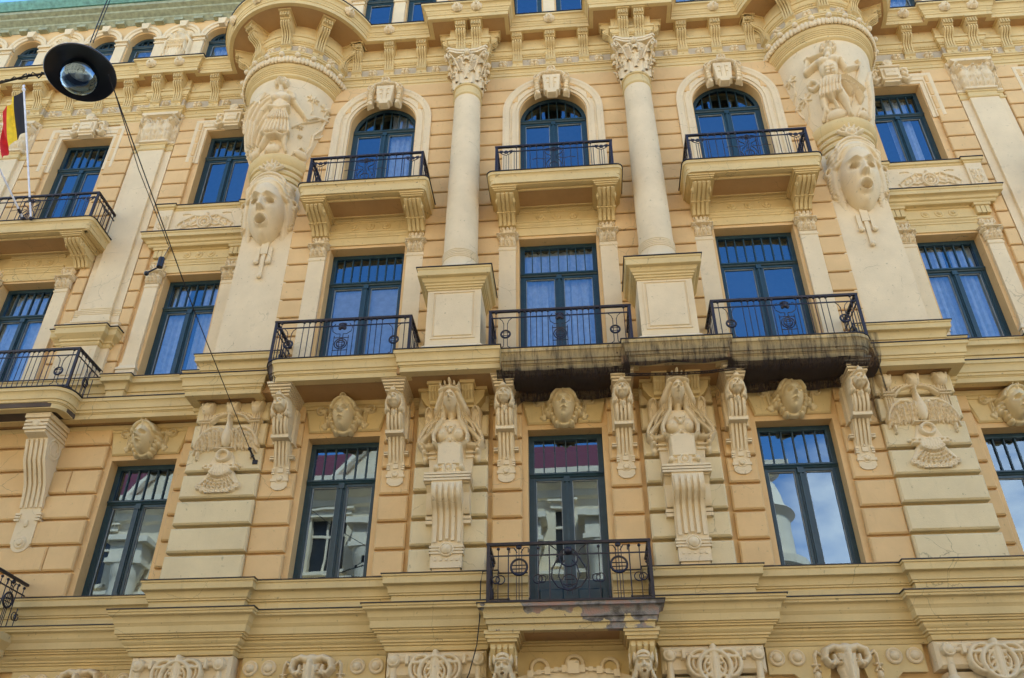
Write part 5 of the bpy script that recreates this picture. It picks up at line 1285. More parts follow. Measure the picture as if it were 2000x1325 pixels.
def caryatid():
    r = Rel(-.70, .70, -1.06, .98, .012)
    # backing, small brackets' frieze edge
    r.rect(-.42, .42, -1.02, .62, .08)
    # wings behind shoulders
    for s in (-1, 1):
        r.cap(s*.50, -.1, s*.50, .42, .11, .125, .12, .15); r.cap(s*.50, -.1, s*.50, .40, .075, .085, .10, .11); r.H = np.where((np.hypot((r.X-s*.5)/.07, (r.Z-.15)/.3) < 1), np.minimum(r.H, .10), r.H)
        for k in range(5): r.cap(s*.50, -.3+k*.12, s*(.45+.02*k), -.2+k*.12, .02, h1=.03, b=.10)
        r.path([(s*.54, -.6), (s*.56, -.4), (s*.56, -.15)], .07, .09)
    # torso, shoulders, breasts
    r.ell(0, -.12, .36, .30, .22, .10); r.cap(-.26, .08, .26, .08, .12, .12, .2, b=.06); r.cap(0, .36, 0, .08, .085, .12, .28, .26)
    for s in (-1, 1): r.ell(s*.15, -.20, .135, .13, .12, .24, p=.7); r.ell(s*.15, -.21, .018, .018, .03, .35)
    r.ell(0, -.17, .04, .05, .06, .32); r.ring(0, -.12, .05, .015, .05, .30); r.path([(-.1, -.06), (-.05, -.14), (0, -.18), (.05, -.14), (.1, -.06)], .014, .05, .32)
    # hair: mass and long plaits
    r.ell(0, .52, .24, .30, .24, .12)
    for s in (-1, 1):
        r.cap(s*.16, .60, s*.29, .34, .10, .10, .30, .24, .08)
        for P, w in (([(.2, .35), (.24, .1), (.34, -.05), (.56, -.26), (.64, -.36), (.52, -.42), (.36, -.40)], .042), ([(.24, .38), (.36, .14), (.5, .0), (.63, -.2), (.68, -.34), (.60, -.44)], .036), ([(.15, .36), (.18, .1), (.28, -.06), (.36, -.22), (.34, -.38), (.2, -.46), (.08, -.40), (.02, -.34)], .042), ([(.2, .4), (.28, .2), (.42, .02), (.5, -.14)], .03)):
            r.path([(s*x, z) for x, z in P], w, .10, .24 if P[0][0] < .2 else .16)
            r.path([(s*(x+.02), z+.015) for x, z in P], w*.3, .06, .31 if P[0][0] < .2 else .23)
        for k in range(6): r.cap(s*(.10+.02*k), .66, s*(.16+.03*k), .36-.01*k, .014, h1=.03, b=.30-.02*k)
    r.face(0, .47, .27, .40, .24, .28)
    # crown
    r.path(arc(0, .62, .22, 20, 160, 8, .35), .035, .10, .32); r.poly([(-.15, .70), (.15, .70), (.21, .82), (-.21, .82)], .30, .06, .05)
    for x in (-.2, -.1, 0, .1, .2): r.cap(x*.8, .74, x, .84 if abs(x) < .15 else .81, .03, .018, .12, .08, .24); r.ell(x, .855 if abs(x) < .15 else .82, .026, .026, .1, .24)
    r.ell(0, .90, .035, .05, .10, .24)
    for x in (-.09, .09): r.H = np.where(np.hypot(r.X-x, r.Z-.755) < .028, .22, r.H)
    # side knobs, tablet on a bracketed plinth
    for s in (-1, 1): r.rect(min(s*.3, s*.6), max(s*.3, s*.6), -.56, -.50, .16, 0); r.ell(s*.56, -.50, .06, .06, .18, .05); r.rect(min(s*.3, s*.5), max(s*.3, s*.5), -.64, -.58, .13)
    r.poly([(-.27, -.42), (-.27, -1.0), (.27, -1.0), (.27, -.42)], .30, 0, .02)
    r.poly([(-.25, -.40), (-.235, -.85), (.235, -.85), (.25, -.40)], .05, .30, .015)
    r.rect(-.15, .15, -1.02, -.84, .05, .30); r.cap(-.24, -.90, .24, -.90, .03, h1=.06, b=.28)
    for s in (-1, 1): r.ell(s*.26, -.90, .06, .06, .09, .30)
    r.ring(0, -.92, .085, .022, .05, .33); r.ell(0, -.92, .055, .055, .06, .33)
    return relmesh('caryatid_bust', r, fn=lambda x, z, h, T=tilt(.62, .16): (lambda v: (v[0], v[1], v[2] if v[2] < .05 else .05+(v[2]-.05)*.77))(T(x, z, h)), smooth=55)
CARY = caryatid()
for s in (-1, 1):
    c = s*2.10; y = -.19
    link('caryatid_bust', CARY, B, (c, y, 9.25), scale=(.88, .94, 1), label='crowned female bust with long plaited hair and small wings')
    # top block with flared ends and two little brackets
    g = G(); g.prism_xz([(c-.62, 10.05), (c+.62, 10.05), (c+.60, 9.85), (c+.50, 9.70), (c+.40, 9.62), (c-.40, 9.62), (c-.50, 9.70), (c-.60, 9.85)], -.42, 0); g.box(c-.66, c+.66, -.46, 0, 9.98, 10.05); part('bust_canopy', g, 'cream')
    for k in (-.31, .31):
        g = G(); g.side([(-.42, 9.66), (-.50, 9.67), (-.56, 9.76), (-.66, 9.84), (-.68, 9.96), (-.68, 10.04), (-.42, 10.04)], c+k-.11, c+k+.11)
        for q in range(4): g.side([(-.5, 9.70), (-.58, 9.74), (-.69, 9.84), (-.705, 9.94), (-.6, 9.96)], c+k-.095+q*.054, c+k-.068+q*.054)
        g.box(c+k-.14, c+k+.14, -.73, -.42, 9.98, 10.045); part('mini_bracket', g, 'cream')
    # plinth: bands, fluted scroll, disc and toothed tablet
    g = G(); g.prism_xz([(c-.38, 8.24), (c+.38, 8.24), (c+.42, 8.9), (c-.42, 8.9)], -.28, -.1)
    for k in range(3): g.box(c-.42, c+.42, -.63+.015*k, -.1, 8.04+k*.066, 8.08+k*.066)
    g.box(c-.395, c+.395, -.55, -.1, 8.02, 8.235)
    for k in range(2): g.box(c-.40, c+.40, -.30, -.1, 7.36+k*.08, 7.42+k*.08)
    g.side([(-.1, 7.52), (-.34, 7.52), (-.40, 7.60), (-.42, 7.75), (-.40, 7.90), (-.50, 8.04), (-.1, 8.04)], c-.385, c+.385)
    part('console_body', g, 'stone', 40)
    prf = [(-.2, 8.05), (-.60, 8.04), (-.64, 7.92), (-.64, 7.78), (-.58, 7.68), (-.46, 7.60), (-.38, 7.50), (-.34, 7.3), (-.32, 6.95), (-.2, 6.95)]
    g = G(); g.side(prf, c-.27, c+.27)
    for q in range(5):
        x = c-.21+q*.105; g.side([(yy-.035 if -.7 < yy < -.25 else yy, zz) for yy, zz in [(-.3, 7.99), (-.60, 7.98), (-.64, 7.90), (-.64, 7.78), (-.58, 7.68), (-.46, 7.60), (-.38, 7.50), (-.34, 7.3), (-.33, 7.06-.03*abs(q-2)), (-.28, 7.02)]], x-.03, x+.03)
    part('fluted_scroll', g, 'stone', 35)
    g = G(); g.box(c-.27, c+.27, -.32, -.1, 6.56, 6.95)
    for k in range(3): g.box(c-.30, c+.30, -.345, -.1, 6.80+k*.055, 6.835+k*.055)
    g.box(c-.24, c+.24, -.28, -.1, 6.47, 6.56)
    for q in range(5): g.box(c-.21+q*.095, c-.165+q*.095, -.335, -.3, 6.68, 6.73)
    g2 = G().lathe([(0, .07), (.05, .06), (.085, .03), (.09, .01), (.11, .02), (.13, .0), (.13, -.03)], n=24).xf(lambda x, yy, z: (c+x, -.345-z, 6.875+yy)); g.add(g2.V, g2.F)
    part('toothed_tablet', g, 'stone', 35)

def peacock():
    r = Rel(-.78, .78, -1.75, .42, .0125)
    for s, x in ((-1, -.50), (0, 0), (1, .50)):      # lotus buds
        w = .13; zb = .02 if s else -.02
        r.ell(x, .10, .125, .17, .13, .05)      # tulip-like bud with pointed petals
        for d in (-1.3, 1.3, -.45, .45):
            r.cap(x+d*.045, .06, x+d*.075, .20, .045, .038, .14, .12, .04); r.cap(x+d*.075, .20, x+d*.085, .29-.02*abs(d), .038, .008, .12, .05, .04)
    for s in (-1, 1):
        for k in range(4): r.cap(s*(.43+k*.045), -.02, s*(.45+k*.045)-s*.02, -.82, .020, h1=.06, b=.02)
        r.rect(min(s*.38, s*.62), max(s*.38, s*.62), -.24, -.20, .12); r.rect(min(s*.38, s*.62), max(s*.38, s*.62), -.30, -.26, .12)
        r.path([(s*x, z) for x, z in [(0, -.04), (.15, -.06), (.28, -.12), (.38, -.24)]], .030, .08, .02); r.path([(s*x, z) for x, z in [(0, .02), (.16, .0), (.3, -.05), (.4, -.14)]], .035, .07); 
        for k in range(6): r.ell(s*(.08+k*.055), .0-.015*k, .028, .035, .09)
        # wing
        r.path([(s*x, z) for x, z in [(.10, -.48), (.2, -.40), (.34, -.40), (.48, -.50), (.58, -.68), (.62, -.84)]], (.045, .03), .11)
        r.poly([(s*x, z) for x, z in ([(.08, -.48), (.08, -.74), (.30, -.76), (.52, -.80), (.60, -.80), (.50, -.50), (.30, -.42)] if s > 0 else [(.08, -.48), (.30, -.42), (.50, -.50), (.60, -.80), (.52, -.80), (.30, -.76), (.08, -.74)])], .05, 0, .03)
        for row, (n_, z_, L_, hh) in enumerate(((8, -.76, .14, .055), (7, -.66, .10, .085), (6, -.57, .09, .115), (5, -.50, .07, .14))):
            for k in range(n_):   # overlapping rows of scalloped feathers
                t = k/(n_-1); x0 = .11+(.47-.05*row)*t; z0 = z_-.09*t*t-.02*(k % 2)
                r.ell(s*x0, z0, .036, L_, .035, hh-.03, a=s*(.10+.25*t), p=.35); r.cap(s*x0, z0+.04, s*(x0+.01), z0-L_*.6, .008, h1=.02, b=hh+.02)
        # tassels
        r.rect(min(s*.46, s*.6), max(s*.46, s*.6), -.93, -.90, .10); r.poly([(s*.49, -.93), (s*.57, -.93), (s*.55, -1.08), (s*.51, -1.08)][::-s], .07, .02); r.ell(s*.53, -1.10, .03, .03, .08); r.cap(s*.53, -.72, s*.53, -.92, .035, h1=.07)
    # body, neck, head
    r.ell(0, -.62, .105, .24, .13, .05); r.cap(0, -.46, -.02, -.24, .070, .032, .10, .07, .06); r.path([(-.02, -.24), (-.03, -.14), (0, -.09)], .030, .10, .05); r.ell(-.01, -.10, .045, .04, .10, .06); r.cap(-.02, -.12, -.08, -.15, .015, .008, .06, b=.08)
    # perch, ring, bar
    r.rect(-.22, .22, -.93, -.88, .14); r.ring(0, -1.06, .115, .035, .09, .05); r.cap(0, -1.14, 0, -1.28, .025, h1=.08); r.poly([(-.16, -.93), (.16, -.93), (.26, -1.25), (-.26, -1.25)][::-1], .05)
    for z in (-1.26, -1.32): r.cap(-.30, z, .30, z, .028, h1=.07, b=.03)
    for x in (-.24, -.12, 0, .12, .24): r.ell(x, -1.29, .035, .045, .11)
    for s in (-1, 1): r.ell(s*.34, -1.28, .05, .03, .07)
    # fan tail
    for row, (n, L, rr, b) in enumerate(((9, .62, .068, .0), (8, .34, .042, .06))):
        for k in range(n):
            t = (k/(n-1)-.5)*1.25; cx, cz = 0+.95*L*math.sin(t)*.92, -1.26-L*math.cos(t)*.92+.12
            if row == 0: cz = -1.22-L*math.cos(t)*.82; cx = L*math.sin(t)*1.02
            r.cap(.25*math.sin(t), -1.30, cx, cz, .03, rr*.8, .04, .045, b); r.ell(cx, cz, rr, rr, .045, b+.01); r.ring(cx, cz, rr*.62, rr*.2, .025, .045+b); r.ell(cx, cz, rr*.35, rr*.3, .03, .045+b)
            if row == 0:
                for q in (.35, .5, .65, .8):
                    mx, mz = cx*q, -1.30+(cz+1.30)*q
                    for d in (-1, 1): r.cap(mx, mz, mx+d*.035, mz-.03, .012, h1=.03, b=.05)
    def place(x, z, h):
        if z > -.2: z = -.2+(z+.2)*.93
        elif z < -1.26: z = -1.26+(z+1.26)*1.26
        return (x, -h, z)
    return relmesh('peacock_relief', r, fn=place, smooth=55)
PEA = peacock()
for s in (-1, 1): link('peacock_relief', PEA, B, (s*6.46, -.185, 9.83), scale=(1, 1.0, .905), label='peacock relief with spread wings, lotus buds and fan of tail feathers')

# keystone panels with turbaned heads over the lower windows
def head_mesh():
    r = Rel(-.62, .62, -.48, .46, .0115)
    for s in (-1, 1):
        r.ring(s*.50, .17, .075, .018, .04); r.cap(s*.24, .16, s*.50, .15, .030, h1=.06); r.rect(min(s*.36, s*.40), max(s*.36, s*.40), .09, .22, .06); r.cap(s*.38, .15, s*.36, -.10, .018, h1=.04); r.cap(s*.42, .15, s*.40, -.10, .018, h1=.04)
        r.disc(s*.36, -.14, .055, .05); r.disc(s*.42, -.16, .05, .035); r.disc(s*.38, -.20, .05, .04)
        for k in range(6): r.ell(s*(.26-.012*k*k*.4), .10-k*.085, .055, .055, .12, .02)
        r.ell(s*.30, -.12, .06, .07, .12); r.cap(s*.27, .0, s*.33, -.04, .04, h1=.10)
    r.path(arc(0, -.06, .24, 200, 340, 12, 1.2), .035, .07, .02); r.path(arc(0, -.04, .2, 215, 325, 10, 1.35), .022, .05, .06)
    r.ell(0, .12, .26, .25, .24, .02); r.path(arc(0, .06, .235, 10, 170, 12, .95), .035, .08, .16); r.path(arc(0, .10, .20, 20, 160, 10, .9), .022, .05, .22)
    r.face(0, -.06, .38, .54, .32, .08, mouth=0); r.ring(0, .30, .055, .016, .05, .20); r.cap(0, .26, 0, .18, .014, h1=.04, b=.24)
    return relmesh('turbaned_head', r, 'quoin', fn=tilt(.22, -.34), smooth=55)
HEAD = head_mesh()
HEADS = HEAD
def keystone(c, y):
    g = G(); z0, z1 = 9.40, 10.02
    for a, b, a2, b2 in ((-.70, -.25, -.84, -.29), (-.22, .22, -.26, .26), (.25, .70, .29, .84)):
        V = [(c+a, y, z0), (c+b, y, z0), (c+b2, y, z1), (c+a2, y, z1)]; h = .06; i = .03
        W_ = [(c+a+i, y-h, z0+i), (c+b-i, y-h, z0+i), (c+b2-i, y-h, z1-i), (c+a2+i, y-h, z1-i)]; U_ = [(v[0], y-h+.03, v[2]) for v in V]
        gg = G().add(V+U_+W_, [(8, 9, 10, 11)]+[f for k in range(4) for f in ((k, (k+1) % 4, 4+(k+1) % 4, 4+k), (4+k, 4+(k+1) % 4, 8+(k+1) % 4, 8+k))])
        part('keystone_block', gg, 'cream')
    link('turbaned_head', HEAD, B, (c, y-.06, 9.68))
for c in BAYS: keystone(c, 0)
for s in (-1, 1):
    for w in (8.5, 12.5): keystone(s*w, WING)

# tall consoles with soldiers' heads
def console_mesh():
    g = G(); W = .15
    pr = [(0, 2.05), (-.86, 2.05), (-.86, 1.98), (-.80, 1.92), (-.74, 1.85), (-.62, 1.70), (-.60, 1.5), (-.60, 1.3), (-.55, 1.15), (-.46, 1.05), (-.34, .98), (-.28, .85), (-.24, .7), (-.18, .55), (-.14, .40), (-.14, .02), (0, .02)]
    g.side(pr, -W, W)
    for q in range(4):
        x = -.105+q*.07
        g.side([(-.2, 1.62), (-.655, 1.60), (-.645, 1.5), (-.64, 1.3), (-.59, 1.13), (-.50, 1.03), (-.2, 1.0)], x-.02, x+.02)
        g.side([(-.1, .97), (-.37, .96), (-.315, .84), (-.275, .7), (-.215, .55), (-.165, .47-.03*(1 if q in (1, 2) else 0)), (-.1, .47)], x-.02, x+.02)
    g.box(-W-.02, W+.02, -.50, -.1, .97, 1.05)
    for k, (w, d) in enumerate(((.17, .80), (.185, .84), (.20, .88), (.22, .92), (.24, .95))): g.box(-w, w, -d, 0, 1.80+k*.052, 1.842+k*.052)
    for k in range(3):
        for s in (-1, 1): g.box(s*W-.04*(s > 0)-.015*(s < 0), s*W+.015*(s > 0)+.04*(s < 0), -.17, -.1, .30+k*.05, .335+k*.05)
    g.box(-.05, .05, -.17, -.1, .33, .43); g.ball((0, -.17, .46), (.025, .025, .03), 6, 4)
    g.box(-W-.02, W+.02, -.16, -.02, .14, .20)
    for s in (-1, 1): g.box(s*(W+.02)-.03, s*(W+.02)+.03, -.28, 0, .95, 1.75); [g.box(s*(W+.035)-.045, s*(W+.035)+.045, -.22, 0, .62+.05*k, .65+.05*k) for k in range(2)]
    b = G().lathe([(0, .05), (.04, .045), (.06, .02), (.065, .005), (.085, .012), (.10, 0), (.10, -.03)], n=20).xf(lambda x, y, z: (x, -.14-z, .19+y)); g.add(b.V, b.F)
    g.prism_xz([(x, z) for x, z in [(-W, .04), (-.11, -.02), (-.05, -.05), (.05, -.05), (.11, -.02), (W, .04)]], -.137, 0)
    return g.mesh('console', 'stone', 30)
def soldier_mesh():
    r = Rel(-.19, .19, -.42, .24, .009)
    r.ell(0, .02, .165, .19, .17); r.poly([(-.17, .02), (.17, .02), (.08, .16), (0, .22), (-.08, .16)], .17, .06, .06); r.cap(0, .16, 0, .23, .03, .02, .10, b=.1)
    for s in (-1, 1): r.path([(s*.13, .0), (s*.15, -.12), (s*.11, -.22)], .04, .12); r.ell(s*.155, -.2, .035, .06, .09)
    r.face(0, -.05, .20, .26, .13, .11, mouth=.5); r.cap(-.07, -.10, .07, -.10, .02, h1=.05, b=.20)
    r.poly([(-.06, -.22), (.06, -.22), (.0, -.38)][::-1], .08, .04, .03); r.ell(0, -.26, .07, .05, .10)
    return relmesh('soldier_head', r, fn=tilt(.22, -.3), smooth=55)
CON = console_mesh(); SOL = soldier_mesh()
for c in BAYS:
    for s in (-1, 1):
        q = link('console', CON, B, (c+s*1.09, 0, 8.23)); q.scale = (1, 1, .885)
        link('soldier_head', SOL, q, (0, -.60, 1.66), scale=(1, 1, 1.1))
# broad consoles carrying the wing balconies
def big_console():
    g = G(); W = .21
    pr = [(0, 2.55), (-.80, 2.55), (-.80, 2.15), (-.62, 2.1), (-.56, 1.9), (-.50, 1.7), (-.36, 1.5), (-.24, 1.3), (-.18, 1.1), (-.14, .8), (-.12, .1), (0, .1)]
    g.side(pr, -W, W)
    for q in range(5): x = -.2+q*.10; g.side([(-.3, 2.08), (-.655, 2.07), (-.60, 1.9), (-.54, 1.68), (-.40, 1.47), (-.28, 1.28), (-.22, 1.1), (-.17, .82), (-.1, .8)], x-.028, x+.028)
    for k in range(3): g.box(-W-.03, W+.03, -.84, 0, 2.20+k*.08, 2.25+k*.08)
    g.box(-W-.05, W+.05, -.86, 0, 2.45, 2.55)
    for k in range(3):
        for s in (-1, 1): g.box(s*W-.05, s*W+.05, -.17, 0, .55+k*.06, .59+k*.06)
    g.ball((0, -.82, 2.33), (.09, .05, .09), 12, 8); g.ball((0, -.14, .5), (.05, .04, .08), 8, 5)
    g.prism_xz(arc(0, .12, W-.02, 180, 360, 12)+[(W-.02, .2), (-W+.02, .2)], -.117, 0); b = G().lathe([(0, .06), (.05, .05), (.07, .02), (.10, .025), (.13, 0), (.13, -.03)], n=20).xf(lambda x, y, z: (x, -.12-z, .12+y)); g.add(b.V, b.F)
    for s in (-1, 1):
        for R in (.12, .20): 
            rg = G().ring((0, 0, 0), R, .02, 16, 5).xf(lambda x, y, z: (s*(W+.01)+y, -.36+x, 1.95+z)); g.add(rg.V, rg.F)
    return g.mesh('console', 'stone', 35)
BCON = big_console()
for s in (-1, 1):
    for w in (10.5, 14.5): link('console', BCON, B, (s*(w-.03), WING, 7.45), label='tall broad console under the wing balcony corner' if (s, w) == (-1, 10.5) else None)

# ------------------------------------------------------------------ bottom frieze
def cartouche():
    r = Rel(-.82, .82, -.62, .14, .0125)
    for s in (-1, 1):
        r.cap(s*.22, 0, s*.72, 0, .045, h1=.06); r.rect(min(s*.42, s*.5), max(s*.42, s*.5), -.08, .08, .10); r.ell(s*.68, .0, .10, .10, .13); r.ring(s*.68, 0, .085, .02, .06, .04)
        r.cap(s*.68, -.05, s*.68, -.42, .05, h1=.05); r.ell(s*.68, -.45, .09, .09, .10); r.ring(s*.20, -.14, .20, .035, .08, .05); r.ring(s*.20, -.14, .13, .025, .06, .05)
        r.cap(s*.06, .05, s*.06, -.4, .018, h1=.05, b=.08)
    r.ring(0, -.20, .24, .04, .09, .07); r.ring(0, -.20, .16, .025, .07, .06); r.cap(-.35, -.05, .35, -.05, .03, h1=.05, b=.08); r.cap(0, .1, 0, -.5, .05, h1=.05, b=.1)
    for x in (-.1, .1): r.ell(x, -.15, .03, .03, .06, .08)
    r.rect(-.16, .16, -.56, -.46, .12); r.disc(-.2, -.14, .2, .05); r.disc(.2, -.14, .2, .05); return relmesh('cartouche', r)
def ram_mesh():
    r = Rel(-.58, .58, -.70, .22, .0115)
    for s in (-1, 1):
        r.path([(s*x, z) for x, z in [(.06, .12), (.18, .15), (.30, .10), (.33, -.02), (.26, -.10), (.18, -.06), (.19, .02)]], (.065, .03), .13, .04); 
        r.path([(s*x, z) for x, z in [(.36, .04), (.44, .10), (.47, .0)]], .022, .05); r.cap(s*.47, .06, s*.47, -.16, .02, h1=.05); r.ell(s*.47, -.26, .05, .07, .07); r.cap(s*.42, -.1, s*.52, -.1, .018, h1=.05); r.cap(s*.42, -.2, s*.47, -.12, .015, h1=.04); r.cap(s*.52, -.2, s*.47, -.12, .015, h1=.04)
        r.ell(s*.15, -.10, .06, .04, .10, .12); r.path([(s*.12, -.06), (s*.22, -.12)], .03, .08, .08); r.cap(s*.10, -.2, s*.07, -.42, .04, .03, .10, .08, .06)
    r.poly([(-.16, .08), (.16, .08), (.17, -.12), (.09, -.45), (-.09, -.45), (-.17, -.12)], .17, .04, .08); r.cap(0, .0, 0, -.42, .06, .05, .12, .12, .16); r.ell(0, -.44, .10, .10, .16, .06); r.ell(0, .12, .12, .09, .16, .04); r.disc(0, .05, .05, .05, .22)
    for s in (-1, 1): r.H = np.where(np.hypot((r.X-s*.035), (r.Z+.46)/1.4) < .015, r.H-.06, r.H); r.H = np.where(np.hypot((r.X-s*.13)/.035, (r.Z+.08)/.022) < 1, r.H-.05, r.H)
    return relmesh('ram_head', r, smooth=55)
CART = cartouche(); RAM = ram_mesh()
BIGB = G().lathe([(0, .085), (.05, .08), (.08, .05), (.085, .03), (.105, .03), (.125, .045), (.145, .03), (.15, 0), (.15, -.03)], n=28).xf(lambda x, y, z: (x, -z, y)).mesh('round_boss', 'stone', 40)
for s in (-1, 1):
    for c in (2.18, 6.40):
        y = -.34; g = G().block(s*c-.80-(.05 if c > 5 else 0), s*c+.80+(.05 if c > 5 else 0), 0, y, 4.78, 5.19, .05); g.box(s*c-.74, s*c+.74, -.25, 0, 3.4, 4.74); part('frieze_block', g, 'stone')
        link('cartouche', CART, B, (s*c, y, 5.04))
    c = s*4.24; y = -.13
    g = G(); g.prism_xz([(c-1.2, 5.19), (c-1.2, 4.78), (c-.82, 4.78), (c-.55, 4.55), (c-.32, 4.55), (c-.22, 4.98), (c+.22, 4.98), (c+.32, 4.55), (c+.55, 4.55), (c+.82, 4.78), (c+1.2, 4.78), (c+1.2, 5.19)], y, 0); part('frieze_panel', g, 'cream')
    link('ram_head', RAM, B, (c, y-.02, 5.0), label='ram head with curled horns')
    for d in (-1.05, -.74, .74, 1.05): link('round_boss', BIGB, B, (c+d, y, 5.02), scale=(.85, 1, .85))
    c = s*8.5; y = WING-.12; g = G().box(c-1.3, c+1.3, y, WING, 4.7, 5.19); part('frieze_panel', g, 'cream'); link('ram_head', RAM, B, (c, y-.02, 5.0), label='ram head with curled horns')
    for d in (-1.05, -.74, .74, 1.05): link('round_boss', BIGB, B, (c+d, y, 5.02), scale=(.85, 1, .85))
    g = G().box(s*12.5-2.4, s*12.5+2.4, y, WING, 4.7, 5.19); part('frieze_panel', g, 'cream')
# entrance bay: rings, strapped segmental arch, satyr brackets
g = G().box(-1.38, 1.38, -.14, 0, 4.0, 5.19); part('frieze_panel', g, 'cream')
RING = G().ring((0, 0, 0), .13, .032, 28, 8).mesh('ring_boss', 'stone', 60)
for x in (-.56, 0, .56): link('ring_boss', RING, B, (x+.02, -.17, 4.93+(.05 if x == 0 else 0)))
g = G(); pts = arc(0, 1.9, 3.0, 64, 116, 24); g.prism_xz([(x, z) for x, z in pts]+[(x, z) for x, z in reversed(arc(0, 1.9, 2.72, 64, 116, 24))], -.30, 0); part('entrance_arch', g, 'stone', label='segmental entrance arch under the lowest balcony')
g = G()
for k, a in enumerate(np.linspace(103, 77, 11)):
    x, z = 3.0*math.cos(math.radians(a)), 1.9+2.98*math.sin(math.radians(a)); h = .055 if k % 2 == 0 else .035
    if k == 5: g.box(x-.09, x+.09, -.38, -.28, z-.08, z+.11)
    else: g.box(x-.035-.01*(k % 2 == 0), x+.035+.01*(k % 2 == 0), -.35, -.28, z-h, z+h)
g.tube([(x, -.32, z) for x, z in arc(0, 1.9, 2.98, 103, 77, 14)], .03, 6); part('studded_strap', g, 'stone', 40)
def satyr_mesh():
    r = Rel(-.22, .22, -.42, .30, .010)
    for s in (-1, 1):
        r.cap(s*.12, .06, s*.16, .24, .045, .02, .12, .08, .06); r.path([(s*.13, .1), (s*.20, .14), (s*.20, .02)], .03, .08, .04)
        r.path([(s*.03, -.10), (s*.10, -.12), (s*.14, -.20)], .025, .06, .17); r.path([(s*.10, -.06), (s*.16, -.2), (s*.12, -.32)], .04, .10, .04)
    r.path([(0, -.2), (.03, -.3), (0, -.38)], (.07, .02), .12, .06); r.ell(0, .12, .15, .10, .16, .04)
    r.face(0, -.04, .27, .36, .20, .07, mouth=.45); r.cap(-.09, .055, .09, .055, .025, h1=.06, b=.22); return relmesh('satyr_head', r, fn=tilt(.45, -.3), smooth=55)
SAT = satyr_mesh()
for s in (-1, 1):
    q = link('balcony_bracket', BRK, B, (s*1.08, -.05, 4.55), scale=(1.0, .98, 1.45)); link('satyr_head', SAT, B, (s*1.08, -.42, 4.86), label='horned satyr head on the balcony bracket')
    g = G().side([(0, 4.3), (-.40, 4.4), (-.42, 4.8), (-.3, 5.0), (0, 5.0)], s*1.08-.17, s*1.08+.17); part('bracket_core', g, 'stone')

# ------------------------------------------------------------------ attic storey dressings
ATP = G(); ATP.block(-.16, .16, 0, -.07, 0, 1.75, .01); ATP.box(-.19, .19, -.10, 0, 1.75, 1.80); ATP.box(-.17, .17, -.08, 0, 1.80, 1.90); ATP.box(-.21, .21, -.13, 0, 1.90, 1.99)
for k in range(5): ATP.ball((-.12+k*.06, -.085, 1.85), (.02, .015, .025), 6, 4)
ATPM = ATP.mesh('attic_pilaster', 'stone')
def attic_arch(x, y):
    g = G(); r0, r1 = .43, .60; sp = 23.62 if y > .5 else 23.73; prof = [(0, 0), (0, .05), (.08, .06), (.1, .09), (.17, .10), (.17, 0)]; V = []; m = len(prof); P = np.linspace(0, PI, 15)
    for a in P:
        for o, h in prof: V.append((x-(r0+o)*math.cos(a), y-h, sp+(r0+o)*math.sin(a)))
    g.add(V, [(i*m+j, (i+1)*m+j, (i+1)*m+j+1, i*m+j+1) for i in range(14) for j in range(m-1)])
    g.prism_xz([(x-.09, sp+.40), (x+.09, sp+.40), (x+.13, sp+.66), (x-.13, sp+.66)], y-.17, y); part('attic_arch', g, 'stone', 30)
def urn_mesh():
    r = Rel(-.46, .46, 0, 2.6, .022)
    r.ell(0, 1.2, .34, .62, .22); r.ell(0, 1.95, .26, .30, .22); r.cap(0, .55, 0, 0, .12, .3, .12)
    for s in (-1, 1):
        r.path([(s*.2, 2.1), (s*.38, 1.8), (s*.36, 1.4), (s*.42, 1.0), (s*.30, .6)], .07, .16); r.ell(s*.3, 2.15, .1, .12, .16)
        for k in range(4): r.path([(s*(.05+k*.07), 1.7), (s*(.04+k*.09), 1.3), (s*(.03+k*.05), .8)], .03, .07, .16)
    r.ell(0, 2.3, .14, .16, .2); r.face(0, 2.0, .2, .3, .15, .15)
    for k in range(6): r.cap(-.26, 1.75-k*.06, .26, 1.75-k*.06, .02, h1=.05, b=.2)
    return relmesh('urn_relief', r)
URN = urn_mesh()
def attic_row(xs, y, piers, niches=()):
    for x in xs: attic_arch(x, y)
    for x in piers: link('attic_pilaster', ATPM, B, (x, y, 21.62))
    for x in niches: attic_arch(x, y); link('urn_relief', URN, B, (x, y-.01, 21.5)); g = G(); g.prism_xz([(x-.42, 21.5)]+arc(x, 23.62, .42, 180, 0, 12)+[(x+.42, 21.5)], y-.015, y-.005); part('niche_back', g, 'stone')
attic_row(attC, AT_C, [b+d for b in BAYS for d in (-1.22, 0, 1.22)])
for s in (-1, 1): attic_row([s*x for x in attW], AT_W, [s*x for x in (9.25, 10.5, 11.7, 12.92, 14.15, 15.35, 16.57, 17.8)], [s*x for x in nicheW])
# verdigris gutter cornice above the attic
for s in (-1, 1):
    Pg = [(7.0, AT_W), (EX, AT_W)] if s > 0 else [(-EX, AT_W), (-7.0, AT_W)]
    g = G(); g.sweep(Pg, [(-.2, 24.42), (.02, 24.42), (.05, 24.48), (.14, 24.55), (.14, 24.62), (.30, 24.72), (.30, 24.80), (.42, 24.86), (.42, 24.98), (-.2, 24.98)]); part('attic_cornice', g, 'coppertrim', 30)
    g = G(); g.sweep(Pg, [(-.6, 24.99), (.46, 24.99), (.48, 25.04), (.56, 25.12), (.60, 25.22), (.60, 25.28), (-.6, 25.5)]); part('gutter', g, 'copper', 30)
    for x in np.arange(7.6, EX, .62):
        g = shared('gc', lambda: G().box(-.14, .14, -.16, 0, 0, .12).mesh('eaves_block', 'coppertrim')); link('eaves_block', g, B, (s*float(x), AT_W, 24.36))
g = G().box(-7.0, 7.0, .3, 2, 25.6, 26.4); part('gutter', g, 'copper')

